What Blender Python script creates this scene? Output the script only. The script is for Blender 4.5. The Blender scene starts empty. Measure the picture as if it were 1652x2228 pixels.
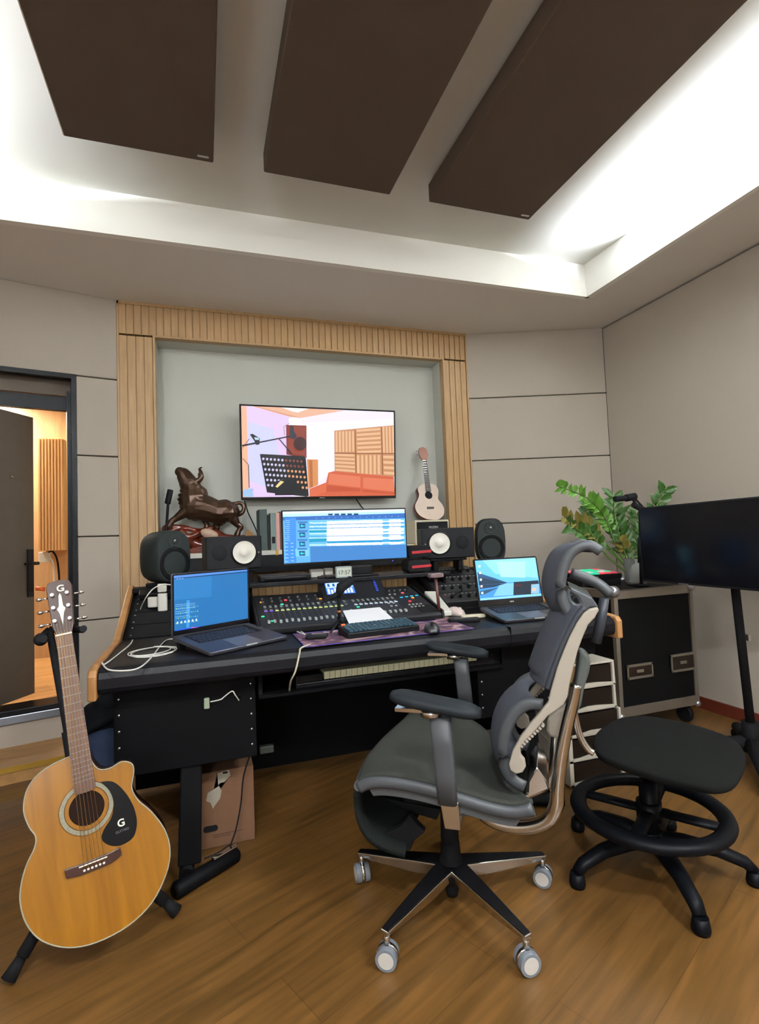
import bpy, bmesh, math, random
from mathutils import Vector, Matrix, Euler
random.seed(7)
SC = bpy.context.scene
COL = SC.collection
PI = math.pi

# ---------------------------------------------------------------- camera
CAM_H = 1.1914
FPX = 1149.9
PITCH, YAW, ROLL = math.radians(2.891), math.radians(18.554), math.radians(-2.223)
_fw = Vector((math.sin(YAW)*math.cos(PITCH), math.cos(YAW)*math.cos(PITCH), math.sin(PITCH)))
_r0 = Vector((math.cos(YAW), -math.sin(YAW), 0))
_u0 = _r0.cross(_fw)
_rt = _r0*math.cos(ROLL) + _u0*math.sin(ROLL)
_up = -_r0*math.sin(ROLL) + _u0*math.cos(ROLL)
cd = bpy.data.cameras.new('camera')
cam = bpy.data.objects.new('camera', cd)
COL.objects.link(cam)
cd.sensor_fit = 'VERTICAL'
cd.sensor_height = 36
cd.lens = FPX/2228*36
cd.clip_start = .05
mw = Matrix((( _rt.x, _up.x, -_fw.x, 0), (_rt.y, _up.y, -_fw.y, 0), (_rt.z, _up.z, -_fw.z, CAM_H), (0, 0, 0, 1)))
cam.matrix_world = mw
SC.camera = cam

# ---------------------------------------------------------------- look, world and lights
SC.view_settings.view_transform = 'Standard'
SC.view_settings.look = 'None'
SC.view_settings.gamma = 1
SC.view_settings.use_curve_mapping = False
SC.view_settings.exposure = 0.2
W = bpy.data.worlds.new('world'); SC.world = W
W.use_nodes = True
W.node_tree.nodes['Background'].inputs[0].default_value = (.5, .48, .45, 1)
W.node_tree.nodes['Background'].inputs[1].default_value = .02

def area(name, loc, size, power, color=(1, .93, .82), target=None, rot=None, spread=PI):
    l = bpy.data.lights.new(name, 'AREA')
    l.shape = 'RECTANGLE'; l.size, l.size_y = size
    l.energy = power; l.color = color; l.spread = spread
    o = bpy.data.objects.new(name, l); COL.objects.link(o)
    o.location = loc
    if target is not None:
        d = Vector(target) - Vector(loc)
        o.rotation_euler = d.to_track_quat('-Z', 'Y').to_euler()
    elif rot: o.rotation_euler = rot
    return o
WARM = (.92, .98, 1.10)
# LED strips hidden in the ceiling cove (face up)
area('cove_led_right', (2.84, .55, 2.86), (.12, 4.0), 880, WARM, rot=(PI, 0, 0))
area('cove_led_left', (-1.42, .3, 2.86), (.12, 4.4), 400, WARM, rot=(PI, 0, 0))
area('cove_led_rear', (.8, -2.05, 2.86), (3.4, .12), 1000, WARM, rot=(PI, 0, 0))
# guessed fill lamps added under the rear ceiling, out of view
for i, (x, y, p) in enumerate([(-.2, -.6, 60), (1.7, -.6, 60), (.7, .9, 0)]):
    if p: area('fill_lamp', (x, y, 2.8), (.25, .25), p, (.97, .99, 1.04), rot=(0, 0, 0))
# unseen fill light added behind the camera to brighten the room
area('rear_fill_light', (-1.3, -2.5, 1.95), (.7, 1.0), 62, (.95, .99, 1.05), rot=(PI/2, 0, 0))
# the neighbouring room's lamps
area('hall_lamp', (-1.9, 5.2, 2.5), (.6, .6), 95, (1, .93, .82), rot=(0, 0, 0))

# ---------------------------------------------------------------- materials
MATS = {}
def M(name, col, rough=.5, metal=0, emit=None, es=1, noise=0, nscale=40, bump=0, coat=0, trans=0, ior=1.45, spec=None, alpha=1, sheen=0, stretch=None):
    if name in MATS: return MATS[name]
    m = bpy.data.materials.new(name); m.use_nodes = True
    nt = m.node_tree; b = nt.nodes['Principled BSDF']
    c = (*col, 1) if len(col) == 3 else col
    b.inputs['Base Color'].default_value = c
    b.inputs['Roughness'].default_value = rough
    b.inputs['Metallic'].default_value = metal
    b.inputs['Coat Weight'].default_value = coat
    b.inputs['Transmission Weight'].default_value = trans
    b.inputs['IOR'].default_value = ior
    b.inputs['Sheen Weight'].default_value = sheen
    if spec is None and not metal and max(c[:3]) < .02 and rough > .3: spec = .14
    if spec is not None: b.inputs['Specular IOR Level'].default_value = spec
    if emit is not None:
        b.inputs['Emission Color'].default_value = (*emit, 1)
        b.inputs['Emission Strength'].default_value = es
    if noise or bump:
        tc = nt.nodes.new('ShaderNodeTexCoord'); mp = nt.nodes.new('ShaderNodeMapping')
        nz = nt.nodes.new('ShaderNodeTexNoise'); nz.inputs['Scale'].default_value = nscale; nz.inputs['Detail'].default_value = 5
        nt.links.new(tc.outputs['Object'], mp.inputs[0]); nt.links.new(mp.outputs[0], nz.inputs['Vector'])
        if stretch: mp.inputs['Scale'].default_value = stretch
        if noise:
            r = nt.nodes.new('ShaderNodeMapRange')
            r.inputs['To Min'].default_value = 1-noise; r.inputs['To Max'].default_value = 1+noise
            mx = nt.nodes.new('ShaderNodeVectorMath'); mx.operation = 'SCALE'
            mx.inputs[0].default_value = c[:3]
            nt.links.new(nz.outputs['Fac'], r.inputs['Value']); nt.links.new(r.outputs[0], mx.inputs['Scale'])
            nt.links.new(mx.outputs[0], b.inputs['Base Color'])
        if bump:
            bp = nt.nodes.new('ShaderNodeBump'); bp.inputs['Strength'].default_value = bump; bp.inputs['Distance'].default_value = .002
            nt.links.new(nz.outputs['Fac'], bp.inputs['Height']); nt.links.new(bp.outputs[0], b.inputs['Normal'])
    MATS[name] = m
    return m

def hexc(h):
    h = h.lstrip('#'); v = [int(h[i:i+2], 16)/255 for i in (0, 2, 4)]
    return tuple(((x+.055)/1.055)**2.4 if x > .04045 else x/12.92 for x in v)

def E(h, s=1.0):   # self-lit colour of a screen or lamp
    n = 'lit_%s_%s' % (h.strip('#'), s)
    return M(n, (0.01, .01, .01), .4, emit=hexc(h), es=s, spec=.2)

def wood(name, c1, c2, scale=(1, 1, 1), nscale=6, rough=.45, planks=None, dirx=True, coat=0):
    """grain: noise stretched along one axis; planks=(length,width) adds boards through a brick texture"""
    m = bpy.data.materials.new(name); m.use_nodes = True
    nt = m.node_tree; b = nt.nodes['Principled BSDF']; N = nt.nodes.new
    tc = N('ShaderNodeTexCoord'); mp = N('ShaderNodeMapping'); mp.inputs['Scale'].default_value = scale
    nt.links.new(tc.outputs['Object'], mp.inputs[0])
    nz = N('ShaderNodeTexNoise'); nz.inputs['Scale'].default_value = nscale; nz.inputs['Detail'].default_value = 8; nz.inputs['Distortion'].default_value = .6
    nt.links.new(mp.outputs[0], nz.inputs['Vector'])
    cr = N('ShaderNodeValToRGB')
    cr.color_ramp.elements[0].position = .3; cr.color_ramp.elements[0].color = (*c1, 1)
    cr.color_ramp.elements[1].position = .72; cr.color_ramp.elements[1].color = (*c2, 1)
    nt.links.new(nz.outputs['Fac'], cr.inputs[0])
    out = cr.outputs[0]
    if planks:
        br = N('ShaderNodeTexBrick'); br.inputs['Scale'].default_value = 1
        br.inputs['Brick Width'].default_value = planks[0]; br.inputs['Row Height'].default_value = planks[1]
        br.inputs['Mortar Size'].default_value = .0014; br.inputs['Mortar Smooth'].default_value = .3
        br.inputs['Color1'].default_value = (.86, .86, .86, 1); br.inputs['Color2'].default_value = (1.1, 1.08, 1.05, 1)
        br.inputs['Mortar'].default_value = (.55, .52, .5, 1); br.offset = .37
        mp2 = N('ShaderNodeMapping'); mp2.inputs['Rotation'].default_value = (0, 0, planks[2])
        nt.links.new(tc.outputs['Object'], mp2.inputs[0]); nt.links.new(mp2.outputs[0], br.inputs['Vector'])
        nt.links.new(mp2.outputs[0], mp.inputs[0])
        mx = N('ShaderNodeVectorMath'); mx.operation = 'MULTIPLY'
        nt.links.new(out, mx.inputs[0]); nt.links.new(br.outputs['Color'], mx.inputs[1]); out = mx.outputs[0]
    nt.links.new(out, b.inputs['Base Color'])
    b.inputs['Roughness'].default_value = rough; b.inputs['Coat Weight'].default_value = coat
    MATS[name] = m
    return m

# ---------------------------------------------------------------- mesh builder
class B:
    def __init__(s): s.v = []; s.f = []; s.m = []; s.sm = []
    def add(s, vs, fs, mi=0, smooth=False):
        o = len(s.v); s.v += [Vector(p) for p in vs]
        for f in fs: s.f.append([i+o for i in f]); s.m.append(mi); s.sm.append(smooth)
        return s
    def box(s, lo, hi, mi=0, mat=None):
        x0, y0, z0 = lo; x1, y1, z1 = hi
        vs = [Vector(p) for p in ((x0,y0,z0),(x1,y0,z0),(x1,y1,z0),(x0,y1,z0),(x0,y0,z1),(x1,y0,z1),(x1,y1,z1),(x0,y1,z1))]
        if mat is not None: vs = [mat @ p for p in vs]
        return s.add(vs, [(0,3,2,1),(4,5,6,7),(0,1,5,4),(1,2,6,5),(2,3,7,6),(3,0,4,7)], mi)
    def cbox(s, c, size, mi=0, rot=None):
        h = Vector(size)/2
        mt = Matrix.Translation(c) @ (rot.to_4x4() if rot is not None else Matrix())
        return s.box(-h, h, mi, mt)
    def rbox(s, c, size, r=.01, mi=0, rot=None, seg=4, axis=2):
        """box with rounded vertical edges (around axis) plus small chamfer"""
        hx, hy, hz = [k/2 for k in size]
        ax = [(0,1,2),(1,2,0),(0,1,2)][0]
        if axis == 2: a, b2, h = hx, hy, hz
        elif axis == 1: a, b2, h = hx, hz, hy
        else: a, b2, h = hy, hz, hx
        r = min(r, a*.98, b2*.98)
        prof = []
        for cx, cy, a0 in ((a-r, b2-r, 0), (-a+r, b2-r, PI/2), (-a+r, -b2+r, PI), (a-r, -b2+r, 3*PI/2)):
            for k in range(seg+1):
                t = a0+PI/2*k/seg; prof.append((cx+r*math.cos(t), cy+r*math.sin(t)))
        ch = min(r*.35, h*.4, .004)
        rings = []
        for hz_, inset in ((-h, ch), (-h+ch, 0), (h-ch, 0), (h, ch)):
            ring = []
            for (px, py) in prof:
                k = 1-inset/max(a, b2)
                q = (px*k, py*k)
                ring.append({2: (q[0], q[1], hz_), 1: (q[0], hz_, q[1]), 0: (hz_, q[0], q[1])}[axis])
            rings.append(ring)
        mt = Matrix.Translation(c) @ (rot.to_4x4() if rot is not None else Matrix())
        n = len(prof); vs = [mt @ Vector(p) for ring in rings for p in ring]
        fs = []
        for k in range(3):
            for i in range(n): fs.append((k*n+i, k*n+(i+1) % n, (k+1)*n+(i+1) % n, (k+1)*n+i))
        if axis == 1: fs = [f[::-1] for f in fs]
        bt = list(range(n))[::-1]; tp = [3*n+i for i in range(n)]
        if axis == 1: bt, tp = bt[::-1], tp[::-1]
        s.add(vs, fs+[bt, tp], mi)
        return s
    def prism(s, poly, vec, mi=0, smooth=False):
        """poly: 3-D loop; extruded along vec"""
        poly = [Vector(p) for p in poly]; vec = Vector(vec); n = len(poly)
        nm = Vector((0, 0, 0))
        for i in range(n): nm += poly[i].cross(poly[(i+1) % n])
        if nm.dot(vec) > 0: poly = poly[::-1]
        o = len(s.v); s.v += poly + [p+vec for p in poly]
        s.f.append([o+i for i in range(n)]); s.m.append(mi); s.sm.append(False)
        s.f.append([o+n+i for i in range(n)][::-1]); s.m.append(mi); s.sm.append(False)
        for i in range(n):
            j = (i+1) % n
            s.f.append([o+j, o+i, o+n+i, o+n+j]); s.m.append(mi); s.sm.append(smooth)
        return s
    def poly(s, pts, mi=0):
        return s.add(pts, [tuple(range(len(pts)))], mi)
    def tube(s, pts, r, seg=8, mi=0, caps=True, flat=None, up=(0, 0, 1)):
        """r: number or list; flat=(a,b): elliptical section scale, b along up-ish"""
        pts = [Vector(p) for p in pts]; n = len(pts)
        rs = r if isinstance(r, (list, tuple)) else [r]*n
        up = Vector(up); prev = None; rings = []
        for i, p in enumerate(pts):
            t = (pts[min(i+1, n-1)]-pts[max(i-1, 0)]).normalized()
            if flat is not None:
                a = t.cross(up)
                if a.length < 1e-4: a = t.orthogonal()
                a.normalize()
            elif prev is None:
                a = t.orthogonal().normalized()
            else:
                a = (prev - t*prev.dot(t)); a = a.normalized() if a.length > 1e-6 else t.orthogonal().normalized()
            prev = a; b = t.cross(a) if flat is None else a.cross(t)
            fa, fb = flat if flat else (1, 1)
            rings.append([p + a*(math.cos(2*PI*k/seg)*rs[i]*fa) + b*(math.sin(2*PI*k/seg)*rs[i]*fb) for k in range(seg)])
        vs = [q for ring in rings for q in ring]; fs = []
        for i in range(n-1):
            for k in range(seg):
                f = (i*seg+k, i*seg+(k+1) % seg, (i+1)*seg+(k+1) % seg, (i+1)*seg+k)
                fs.append(f if flat is None else f[::-1])
        s.add(vs, fs, mi, True)
        if caps:
            a = list(range(seg))[::-1]; b_ = [(n-1)*seg+k for k in range(seg)]
            if flat is not None: a, b_ = a[::-1], b_[::-1]
            o = len(s.v)-len(vs)
            for f in (a, b_): s.f.append([i+o for i in f]); s.m.append(mi); s.sm.append(False)
        return s
    def lathe(s, prof, c=(0, 0, 0), axis=(0, 0, 1), seg=24, mi=0, smooth=True, caps=True):
        """prof: (radius, height) from bottom to top"""
        q = Vector((0, 0, 1)).rotation_difference(Vector(axis).normalized()); c = Vector(c); vs = []; fs = []
        for r, h in prof:
            for k in range(seg):
                t = 2*PI*k/seg; vs.append(c + q @ Vector((r*math.cos(t), r*math.sin(t), h)))
        for i in range(len(prof)-1):
            for k in range(seg): fs.append((i*seg+k, i*seg+(k+1) % seg, (i+1)*seg+(k+1) % seg, (i+1)*seg+k))
        s.add(vs, fs, mi, smooth)
        o = len(s.v)-len(vs)
        if caps:
            if prof[0][0] > 1e-4: s.f.append([o+k for k in range(seg)][::-1]); s.m.append(mi); s.sm.append(False)
            if prof[-1][0] > 1e-4: s.f.append([o+(len(prof)-1)*seg+k for k in range(seg)]); s.m.append(mi); s.sm.append(False)
        return s
    def cyl(s, c, r, h, axis=(0, 0, 1), seg=20, mi=0, r2=None):
        r2 = r if r2 is None else r2
        return s.lathe([(r, 0), (r2, h)], c, axis, seg, mi)
    def ball(s, c, r, mi=0, seg=16, rings=10, rot=None):
        if not isinstance(r, (tuple, list)): r = (r, r, r)
        vs = []; fs = []; mt = rot.to_3x3() if rot is not None else Matrix.Identity(3)
        for i in range(rings+1):
            a = -PI/2 + PI*i/rings
            for k in range(seg):
                t = 2*PI*k/seg
                vs.append(Vector(c) + mt @ Vector((r[0]*math.cos(a)*math.cos(t), r[1]*math.cos(a)*math.sin(t), r[2]*math.sin(a))))
        for i in range(rings):
            for k in range(seg): fs.append((i*seg+k, i*seg+(k+1) % seg, (i+1)*seg+(k+1) % seg, (i+1)*seg+k))
        return s.add(vs, fs, mi, True)
    def grid(s, rows, mi=0, smooth=True, flip=False, closed=False):
        """rows: list of equal-length point lists -> surface"""
        n = len(rows[0]); vs = [p for r in rows for p in r]; fs = []
        for i in range(len(rows)-1):
            for k in range(n if closed else n-1):
                f = (i*n+k, i*n+(k+1) % n, (i+1)*n+(k+1) % n, (i+1)*n+k)
                fs.append(f[::-1] if flip else f)
        return s.add(vs, fs, mi, smooth)
    def build(s, name, mats, parent=None, world=False, bevel=0, bseg=2, solid=0, subsurf=0, remesh=0, smooth_all=False, off=0):
        if not isinstance(mats, (list, tuple)): mats = [mats]
        vs = s.v
        if parent is not None and world:
            iv = wm(parent).inverted(); vs = [iv @ p for p in vs]
        me = bpy.data.meshes.new(name)
        me.from_pydata([tuple(p) for p in vs], [], s.f)
        for m in mats: me.materials.append(m)
        me.polygons.foreach_set('material_index', s.m)
        me.polygons.foreach_set('use_smooth', [True]*len(s.f) if smooth_all else s.sm)
        bm = bmesh.new(); bm.from_mesh(me)
        bmesh.ops.remove_doubles(bm, verts=bm.verts, dist=1e-6)
        if s.fixn: bmesh.ops.recalc_face_normals(bm, faces=bm.faces)
        bm.to_mesh(me); bm.free()
        me.update()
        o = bpy.data.objects.new(name, me); COL.objects.link(o)
        if parent is not None: o.parent = parent
        if solid:
            md = o.modifiers.new('solid', 'SOLIDIFY'); md.thickness = solid; md.offset = off
        if remesh:
            md = o.modifiers.new('remesh', 'REMESH'); md.mode = 'VOXEL'; md.voxel_size = remesh; md.use_smooth_shade = True
            md = o.modifiers.new('smooth', 'SMOOTH'); md.factor = .5; md.iterations = 2
        if bevel:
            md = o.modifiers.new('bevel', 'BEVEL'); md.width = bevel; md.segments = bseg; md.limit_method = 'ANGLE'; md.angle_limit = math.radians(40)
            md.harden_normals = False
        if subsurf:
            md = o.modifiers.new('sub', 'SUBSURF'); md.levels = subsurf; md.render_levels = subsurf
        return o
    fixn = True

def wm(o):
    m = Matrix.LocRotScale(o.location, o.rotation_euler, o.scale)
    return m if o.parent is None else wm(o.parent) @ m
def thing(name, label, cat, loc=(0, 0, 0), rotz=0, group=None, rot=None):
    o = bpy.data.objects.new(name, None); COL.objects.link(o)
    o.empty_display_size = .05
    o.location = loc; o.rotation_euler = rot if rot else (0, 0, rotz)
    o['label'] = label; o['category'] = cat
    if group: o['group'] = group
    return o
def tag(o, label, cat, group=None):
    o['label'] = label; o['category'] = cat
    if group: o['group'] = group
    return o
def struct(o): o['kind'] = 'structure'; return o
def copy_tree(o, parent=None):
    c = o.copy(); COL.objects.link(c)
    if parent is not None: c.parent = parent
    for ch in [k for k in bpy.data.objects if k.parent == o and k != c]: copy_tree(ch, c)
    return c
def recentre(o):
    """move a one-mesh thing's origin to the middle of its base"""
    vs = [v.co for v in o.data.vertices]
    c = Vector(((min(v.x for v in vs)+max(v.x for v in vs))/2, (min(v.y for v in vs)+max(v.y for v in vs))/2, min(v.z for v in vs)))
    o.data.transform(Matrix.Translation(-c)); o.location = c
    return o
def spline(ps, n=8):
    """Catmull-Rom through points"""
    ps = [Vector(p) for p in ps]; out = []
    for i in range(len(ps)-1):
        p0, p1, p2, p3 = ps[max(i-1, 0)], ps[i], ps[i+1], ps[min(i+2, len(ps)-1)]
        for k in range(n):
            t = k/n
            out.append(.5*((2*p1)+(p2-p0)*t+(2*p0-5*p1+4*p2-p3)*t*t+(3*p1-p0-3*p2+p3)*t**3))
    out.append(ps[-1]); return out
def text(s, size, loc, rot, mat, name, parent=None, depth=.0005, world=False, font_bold=False, align='CENTER'):
    """lettering as a real mesh"""
    cu = bpy.data.curves.new(name, 'FONT'); cu.body = s; cu.size = size; cu.extrude = depth
    cu.align_x = align; cu.align_y = 'CENTER'
    if font_bold: cu.offset = size*.02
    to = bpy.data.objects.new(name+'_tmp', cu); COL.objects.link(to)
    dg = bpy.context.evaluated_depsgraph_get(); me = bpy.data.meshes.new_from_object(to.evaluated_get(dg))
    bpy.data.objects.remove(to); bpy.data.curves.remove(cu)
    mt = Matrix.LocRotScale(Vector(loc), rot if rot is not None else Euler((0, 0, 0)), None)
    if parent is not None and world: mt = wm(parent).inverted() @ mt
    me.transform(mt); me.materials.clear(); me.materials.append(mat)
    o = bpy.data.objects.new(name, me); COL.objects.link(o)
    if parent is not None: o.parent = parent
    return o

# measuring helpers: the real point seen at a picture position, on a known plane of the room
def _ray(u, v): return _fw + _rt*((u-826)/FPX) - _up*((v-1114)/FPX)
def atY(u, v, y): d = _ray(u, v); return Vector((0, 0, CAM_H)) + d*(y/d.y)
def atZ(u, v, z): d = _ray(u, v); return Vector((0, 0, CAM_H)) + d*((z-CAM_H)/d.z)
def atX(u, v, x): d = _ray(u, v); return Vector((0, 0, CAM_H)) + d*(x/d.x)
def homog(corners):
    """map from measured pixel corners TL,TR,BR,BL to unit square (u right, v down)"""
    A = []; bb = []
    for (x, y), (u, v) in zip(corners, ((0, 0), (1, 0), (1, 1), (0, 1))):
        A.append([x, y, 1, 0, 0, 0, -u*x, -u*y]); bb.append(u)
        A.append([0, 0, 0, x, y, 1, -v*x, -v*y]); bb.append(v)
    n = 8
    for i in range(n):
        p = max(range(i, n), key=lambda r: abs(A[r][i])); A[i], A[p] = A[p], A[i]; bb[i], bb[p] = bb[p], bb[i]
        for r in range(n):
            if r != i:
                k = A[r][i]/A[i][i]
                A[r] = [a-k*c for a, c in zip(A[r], A[i])]; bb[r] -= k*bb[i]
    h = [bb[i]/A[i][i] for i in range(n)]
    def f(x, y):
        w = h[6]*x+h[7]*y+1
        return ((h[0]*x+h[1]*y+h[2])/w, (h[3]*x+h[4]*y+h[5])/w)
    return f
def picture(name, w, h, patches, parent, mt, es=1.0, f=None, curve=0, matname=None):
    """flat picture on a lit screen: patches = (hex colour, polygon); local x right, z up, facing -y; centred"""
    cols = []; b = B()
    def P(p, k):
        u, v = f(*p) if f else p
        u = min(max(u, 0), 1); v = min(max(v, 0), 1)
        x = (u-.5)*w
        return mt @ Vector((x, -k*.00012 - curve*(x*x)*1.0, (.5-v)*h))
    for k, (c, poly) in enumerate(patches):
        if c not in cols: cols.append(c)
        b.add([P(p, k) for p in poly], [tuple(range(len(poly)))], cols.index(c))
    b.fixn = False
    return b.build(name, [E(c, es) for c in cols], parent)
def rep(o, spots, parent=None):
    """further copies of a small part at other places"""
    out = []
    for s in spots:
        c = o.copy(); COL.objects.link(c)
        if parent is not None: c.parent = parent
        c.location = s; out.append(c)
    return out
def rect(x0, y0, x1, y1): return [(x0, y0), (x1, y0), (x1, y1), (x0, y1)]
# ================================================================ THE ROOM
XL, XR, YD, ZS = -.506, 2.051, 3.744, 2.819      # wood portal, front plane, soffit height
IXL, IXR, IZT = -.277, 1.83, 2.589
ZC = 3.051                                       # raised ceiling
CX, CY = 2.585, 2.961                            # cove corner
CXL, CYB = -1.04, -1.7
WX, WY = 3.086, 3.376                            # right wall and its corner
m_fabric = M('wall_fabric', hexc('#aba295'), .95, noise=.04, nscale=300, bump=.15)
m_recess = M('recess_fabric', hexc('#c6c8bf'), .95, noise=.03, nscale=300, bump=.1)
m_white = M('ceiling_paint', hexc('#dcdcd4'), .9)
m_soffit = M('soffit_paint', hexc('#e4e1db'), .9)
m_slat = wood('oak_slat', hexc('#a18054'), hexc('#b69468'), (14, 14, .8), 5, .5)
m_floor = wood('floor_laminate', hexc('#4e3717'), hexc('#735027'), (1.1, 14, 1), 2.2, .36, planks=(1.25, .19, math.radians(-24)))
m_blackfr = M('black_door_frame', (.006, .006, .007), .35)
m_blackpl = M('black_plastic', (.012, .012, .013), .45)
m_groove = M('groove_shadow_gap', hexc('#6b6458'), .9)

b = B(); b.box((-4.5, -3.2, -.05), (3.2, 3.75, 0)); struct(b.build('floor', m_floor))

# raised ceiling slab and lowered soffit ring
b = B(); b.box((-1.75, -2.4, ZC), (WX, 3.2, ZC+.05)); struct(b.build('ceiling', m_white))
b = B()
zt = ZS+.03
b.box((-2.15, CY, ZS), (WX+.05, YD+.4, zt))                       # front strip (underside)
b.box((CX, -2.6, ZS), (WX+.05, CY, zt)); b.box((-2.15, -2.6, ZS), (CXL, CY, zt)); b.box((CXL, -2.6, ZS), (CX, CYB, zt))
o = struct(b.build('ceiling_soffit', m_soffit)); o.name = 'ceiling'
b = B()                                                             # white inner faces of the cove
b.box((CXL-.35, CY-.012, ZS-.001), (CX+.012, CY+.02, ZC))           # front face, full height
b.box((CXL-.35, CY-.02, ZS-.001), (CX+.012, CY-.012, ZS+.055))      # small lip
b.box((CX-.012, 2.55, ZS-.001), (CX+.03, CY, ZC))                   # right face, solid near the corner
b.box((CX-.012, CYB, ZS-.001), (CX+.02, 2.55, ZS+.095))             # right lip in front of the lights
b.box((CXL-.02, CYB, ZS-.001), (CXL+.012, CY, ZS+.095))
b.box((CXL, CYB-.02, ZS-.001), (CX, CYB+.012, ZS+.095))
struct(b.build('trim_1', M('cove_white_paint', hexc('#f4f3ec'), .85)))
b = B(); b.box((2.98, -2.4, zt), (3.0, 2.6, ZC)); b.box((-1.6, -2.4, zt), (-1.58, 3.0, ZC)); b.box((-1.6, -2.4, zt), (3.0, -2.38, ZC))
b.box((CX+.031, 2.551, zt), (2.98, 2.575, ZC)); b.box((-1.6, CY, zt), (CXL, CY+.02, ZC))
struct(b.build('trim_2', m_white))

def panel_wall(name, A, Bp, z0, z1, grooves, mat, hole=None, thick=.1, ext=None):
    """wall from A to B made of stacked padded panels with real gaps between them; hole = (t0, t1, z0, z1)"""
    A = Vector((*A, 0)); Bp = Vector((*Bp, 0)); L = (Bp-A).length; d = (Bp-A).normalized()
    n = Vector((-d.y, d.x, 0))      # to be pointed away from the room
    if n.dot(Vector((.8, .5, 0))-A) > 0: n = -n
    bb = B(); g = .004
    def slab(t0, t1, a, c, off0, off1, mi):
        P = [A+d*t0+n*off0, A+d*t1+n*off0, A+d*t1+n*off1, A+d*t0+n*off1]
        bb.prism([p+Vector((0, 0, a)) for p in P], (0, 0, c-a), mi)
    zs = [z0]+[z for z in grooves if z0 < z < z1]+[z1]
    for i in range(len(zs)-1):
        a, c = zs[i]+(g if i else 0), zs[i+1]-(g if i < len(zs)-2 else 0)
        if hole and a < hole[3] and c > hole[2]:
            slab(0, hole[0], a, c, 0, .03, 0); slab(hole[1], L, a, c, 0, .03, 0)
            if c > hole[3]: slab(hole[0], hole[1], hole[3], c, 0, .03, 0)
            if a < hole[2]: slab(hole[0], hole[1], a, hole[2], 0, .03, 0)
        else: slab(0, L, a, c, 0, .03, 0)
    if hole:
        slab(0, hole[0], z0, z1, .03, thick, 1); slab(hole[1], L, z0, z1, .03, thick, 1)
        slab(hole[0], hole[1], hole[3], z1, .03, thick, 1); slab(hole[0], hole[1], z0, hole[2], .03, thick, 1)
    else: slab(0, L, z0, z1, .03, thick, 1)
    return struct(bb.build(name, [mat, m_groove], bevel=.003, bseg=1))
GR = [.757, 1.275, 1.784, 2.288]
LD = Vector((-.97165, -.23641, 0)); LN = Vector((.23641, -.97165, 0))       # left wall direction, and towards the room
LA = Vector((XL, YD, 0))
def LW(t, off=0, z=0): p = LA+LD*t+LN*off; return Vector((p.x, p.y, z))
lend = LW(2.3)
panel_wall('wall_left', (XL, YD), (lend.x, lend.y), 0, ZS, GR, m_fabric, hole=(.235, 1.25, .21, 2.29))
panel_wall('wall_corner', (XR, YD), (WX, WY), 0, ZS, [.22]+GR, m_fabric)
panel_wall('wall_right', (WX, WY), (WX, -2.6), 0, ZS-.012, [], m_fabric)
b = B(); b.box((-2.15, -2.6, 0), (-2.0, 3.35, ZS)); struct(b.build('wall_side', m_fabric))
b = B(); b.box((-2.15, -2.7, 0), (3.2, -2.6, ZC)); struct(b.build('wall_rear', m_fabric))
b = B(); b.box((WX-.014, -2.5, 0), (WX, WY-.02, .075)); struct(b.build('baseboard_right', M('red_brown_board', hexc('#5e2416'), .5)))

# added frame and rims dressing the unseen fill lights behind the photographer
b = B()
for a, c in (((-1.75, -2.6, 1.38), (-.85, -2.56, 1.44)), ((-1.75, -2.6, 2.46), (-.85, -2.56, 2.52)), ((-1.75, -2.6, 1.38), (-1.69, -2.56, 2.52)), ((-.91, -2.6, 1.38), (-.85, -2.56, 2.52))): b.box(a, c)
struct(b.build('fill_light_frame', m_blackfr))
for x, sd_ in ((-.2, 'left'), (1.7, 'right')):
    b = B(); b.lathe([(.20, 0), (.22, .006), (.22, .016), (.20, .02), (.18, .012), (.18, 0)], (x, -.6, 2.79), seg=28, caps=False); tag(recentre(b.build('fill_lamp_rim', m_white)), 'round white rim added around the unseen fill lamp above the photographer, '+sd_+' one of two', 'lamp', 'added rear fill lamps')
# portal: slatted oak surround around the recess
b = B()
def slats(x0, x1, z0, z1, y):
    n = max(1, round((x1-x0)/.046)); w = (x1-x0)/n
    for i in range(n): b.box((x0+i*w, y, z0), (x0+(i+1)*w-.005, y+.012, z1))
    b.box((x0, y+.008, z0), (x1, y+.04, z1))
slats(XL+.012, IXL-.012, 0, IZT, YD); slats(IXR+.012, XR-.012, 0, IZT, YD); slats(XL+.012, XR-.012, IZT+.012, ZS-.02, YD)
slats(IXL-.012, IXR+.012, 0, 1.0, YD)
b.box((XL, YD-.004, 0), (XL+.012, YD+.1, ZS)); b.box((XR-.012, YD-.004, 0), (XR, YD+.1, ZS))
b.box((XL, YD-.004, ZS-.02), (XR, YD+.06, ZS))
b.box((IXL-.014, YD-.006, 1.0), (IXL, YD+.05, IZT+.014)); b.box((IXR, YD-.006, 1.0), (IXR+.014, YD+.05, IZT+.014)); b.box((IXL, YD-.006, IZT), (IXR, YD+.05, IZT+.014))
struct(b.build('trim_3', m_slat, bevel=.001, bseg=1))
YR = 3.944
b = B(); b.box((XL-.05, YR, 0), (XR+.05, YR+.05, ZS)); b.box((IXL-.014, YD+.05, 1.0), (IXL, YR, IZT+.014)); b.box((IXR, YD+.05, 1.0), (IXR+.014, YR, IZT+.014)); b.box((IXL, YD+.05, IZT), (IXR, YR, IZT+.014))
struct(b.build('wall_back', m_recess))
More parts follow.
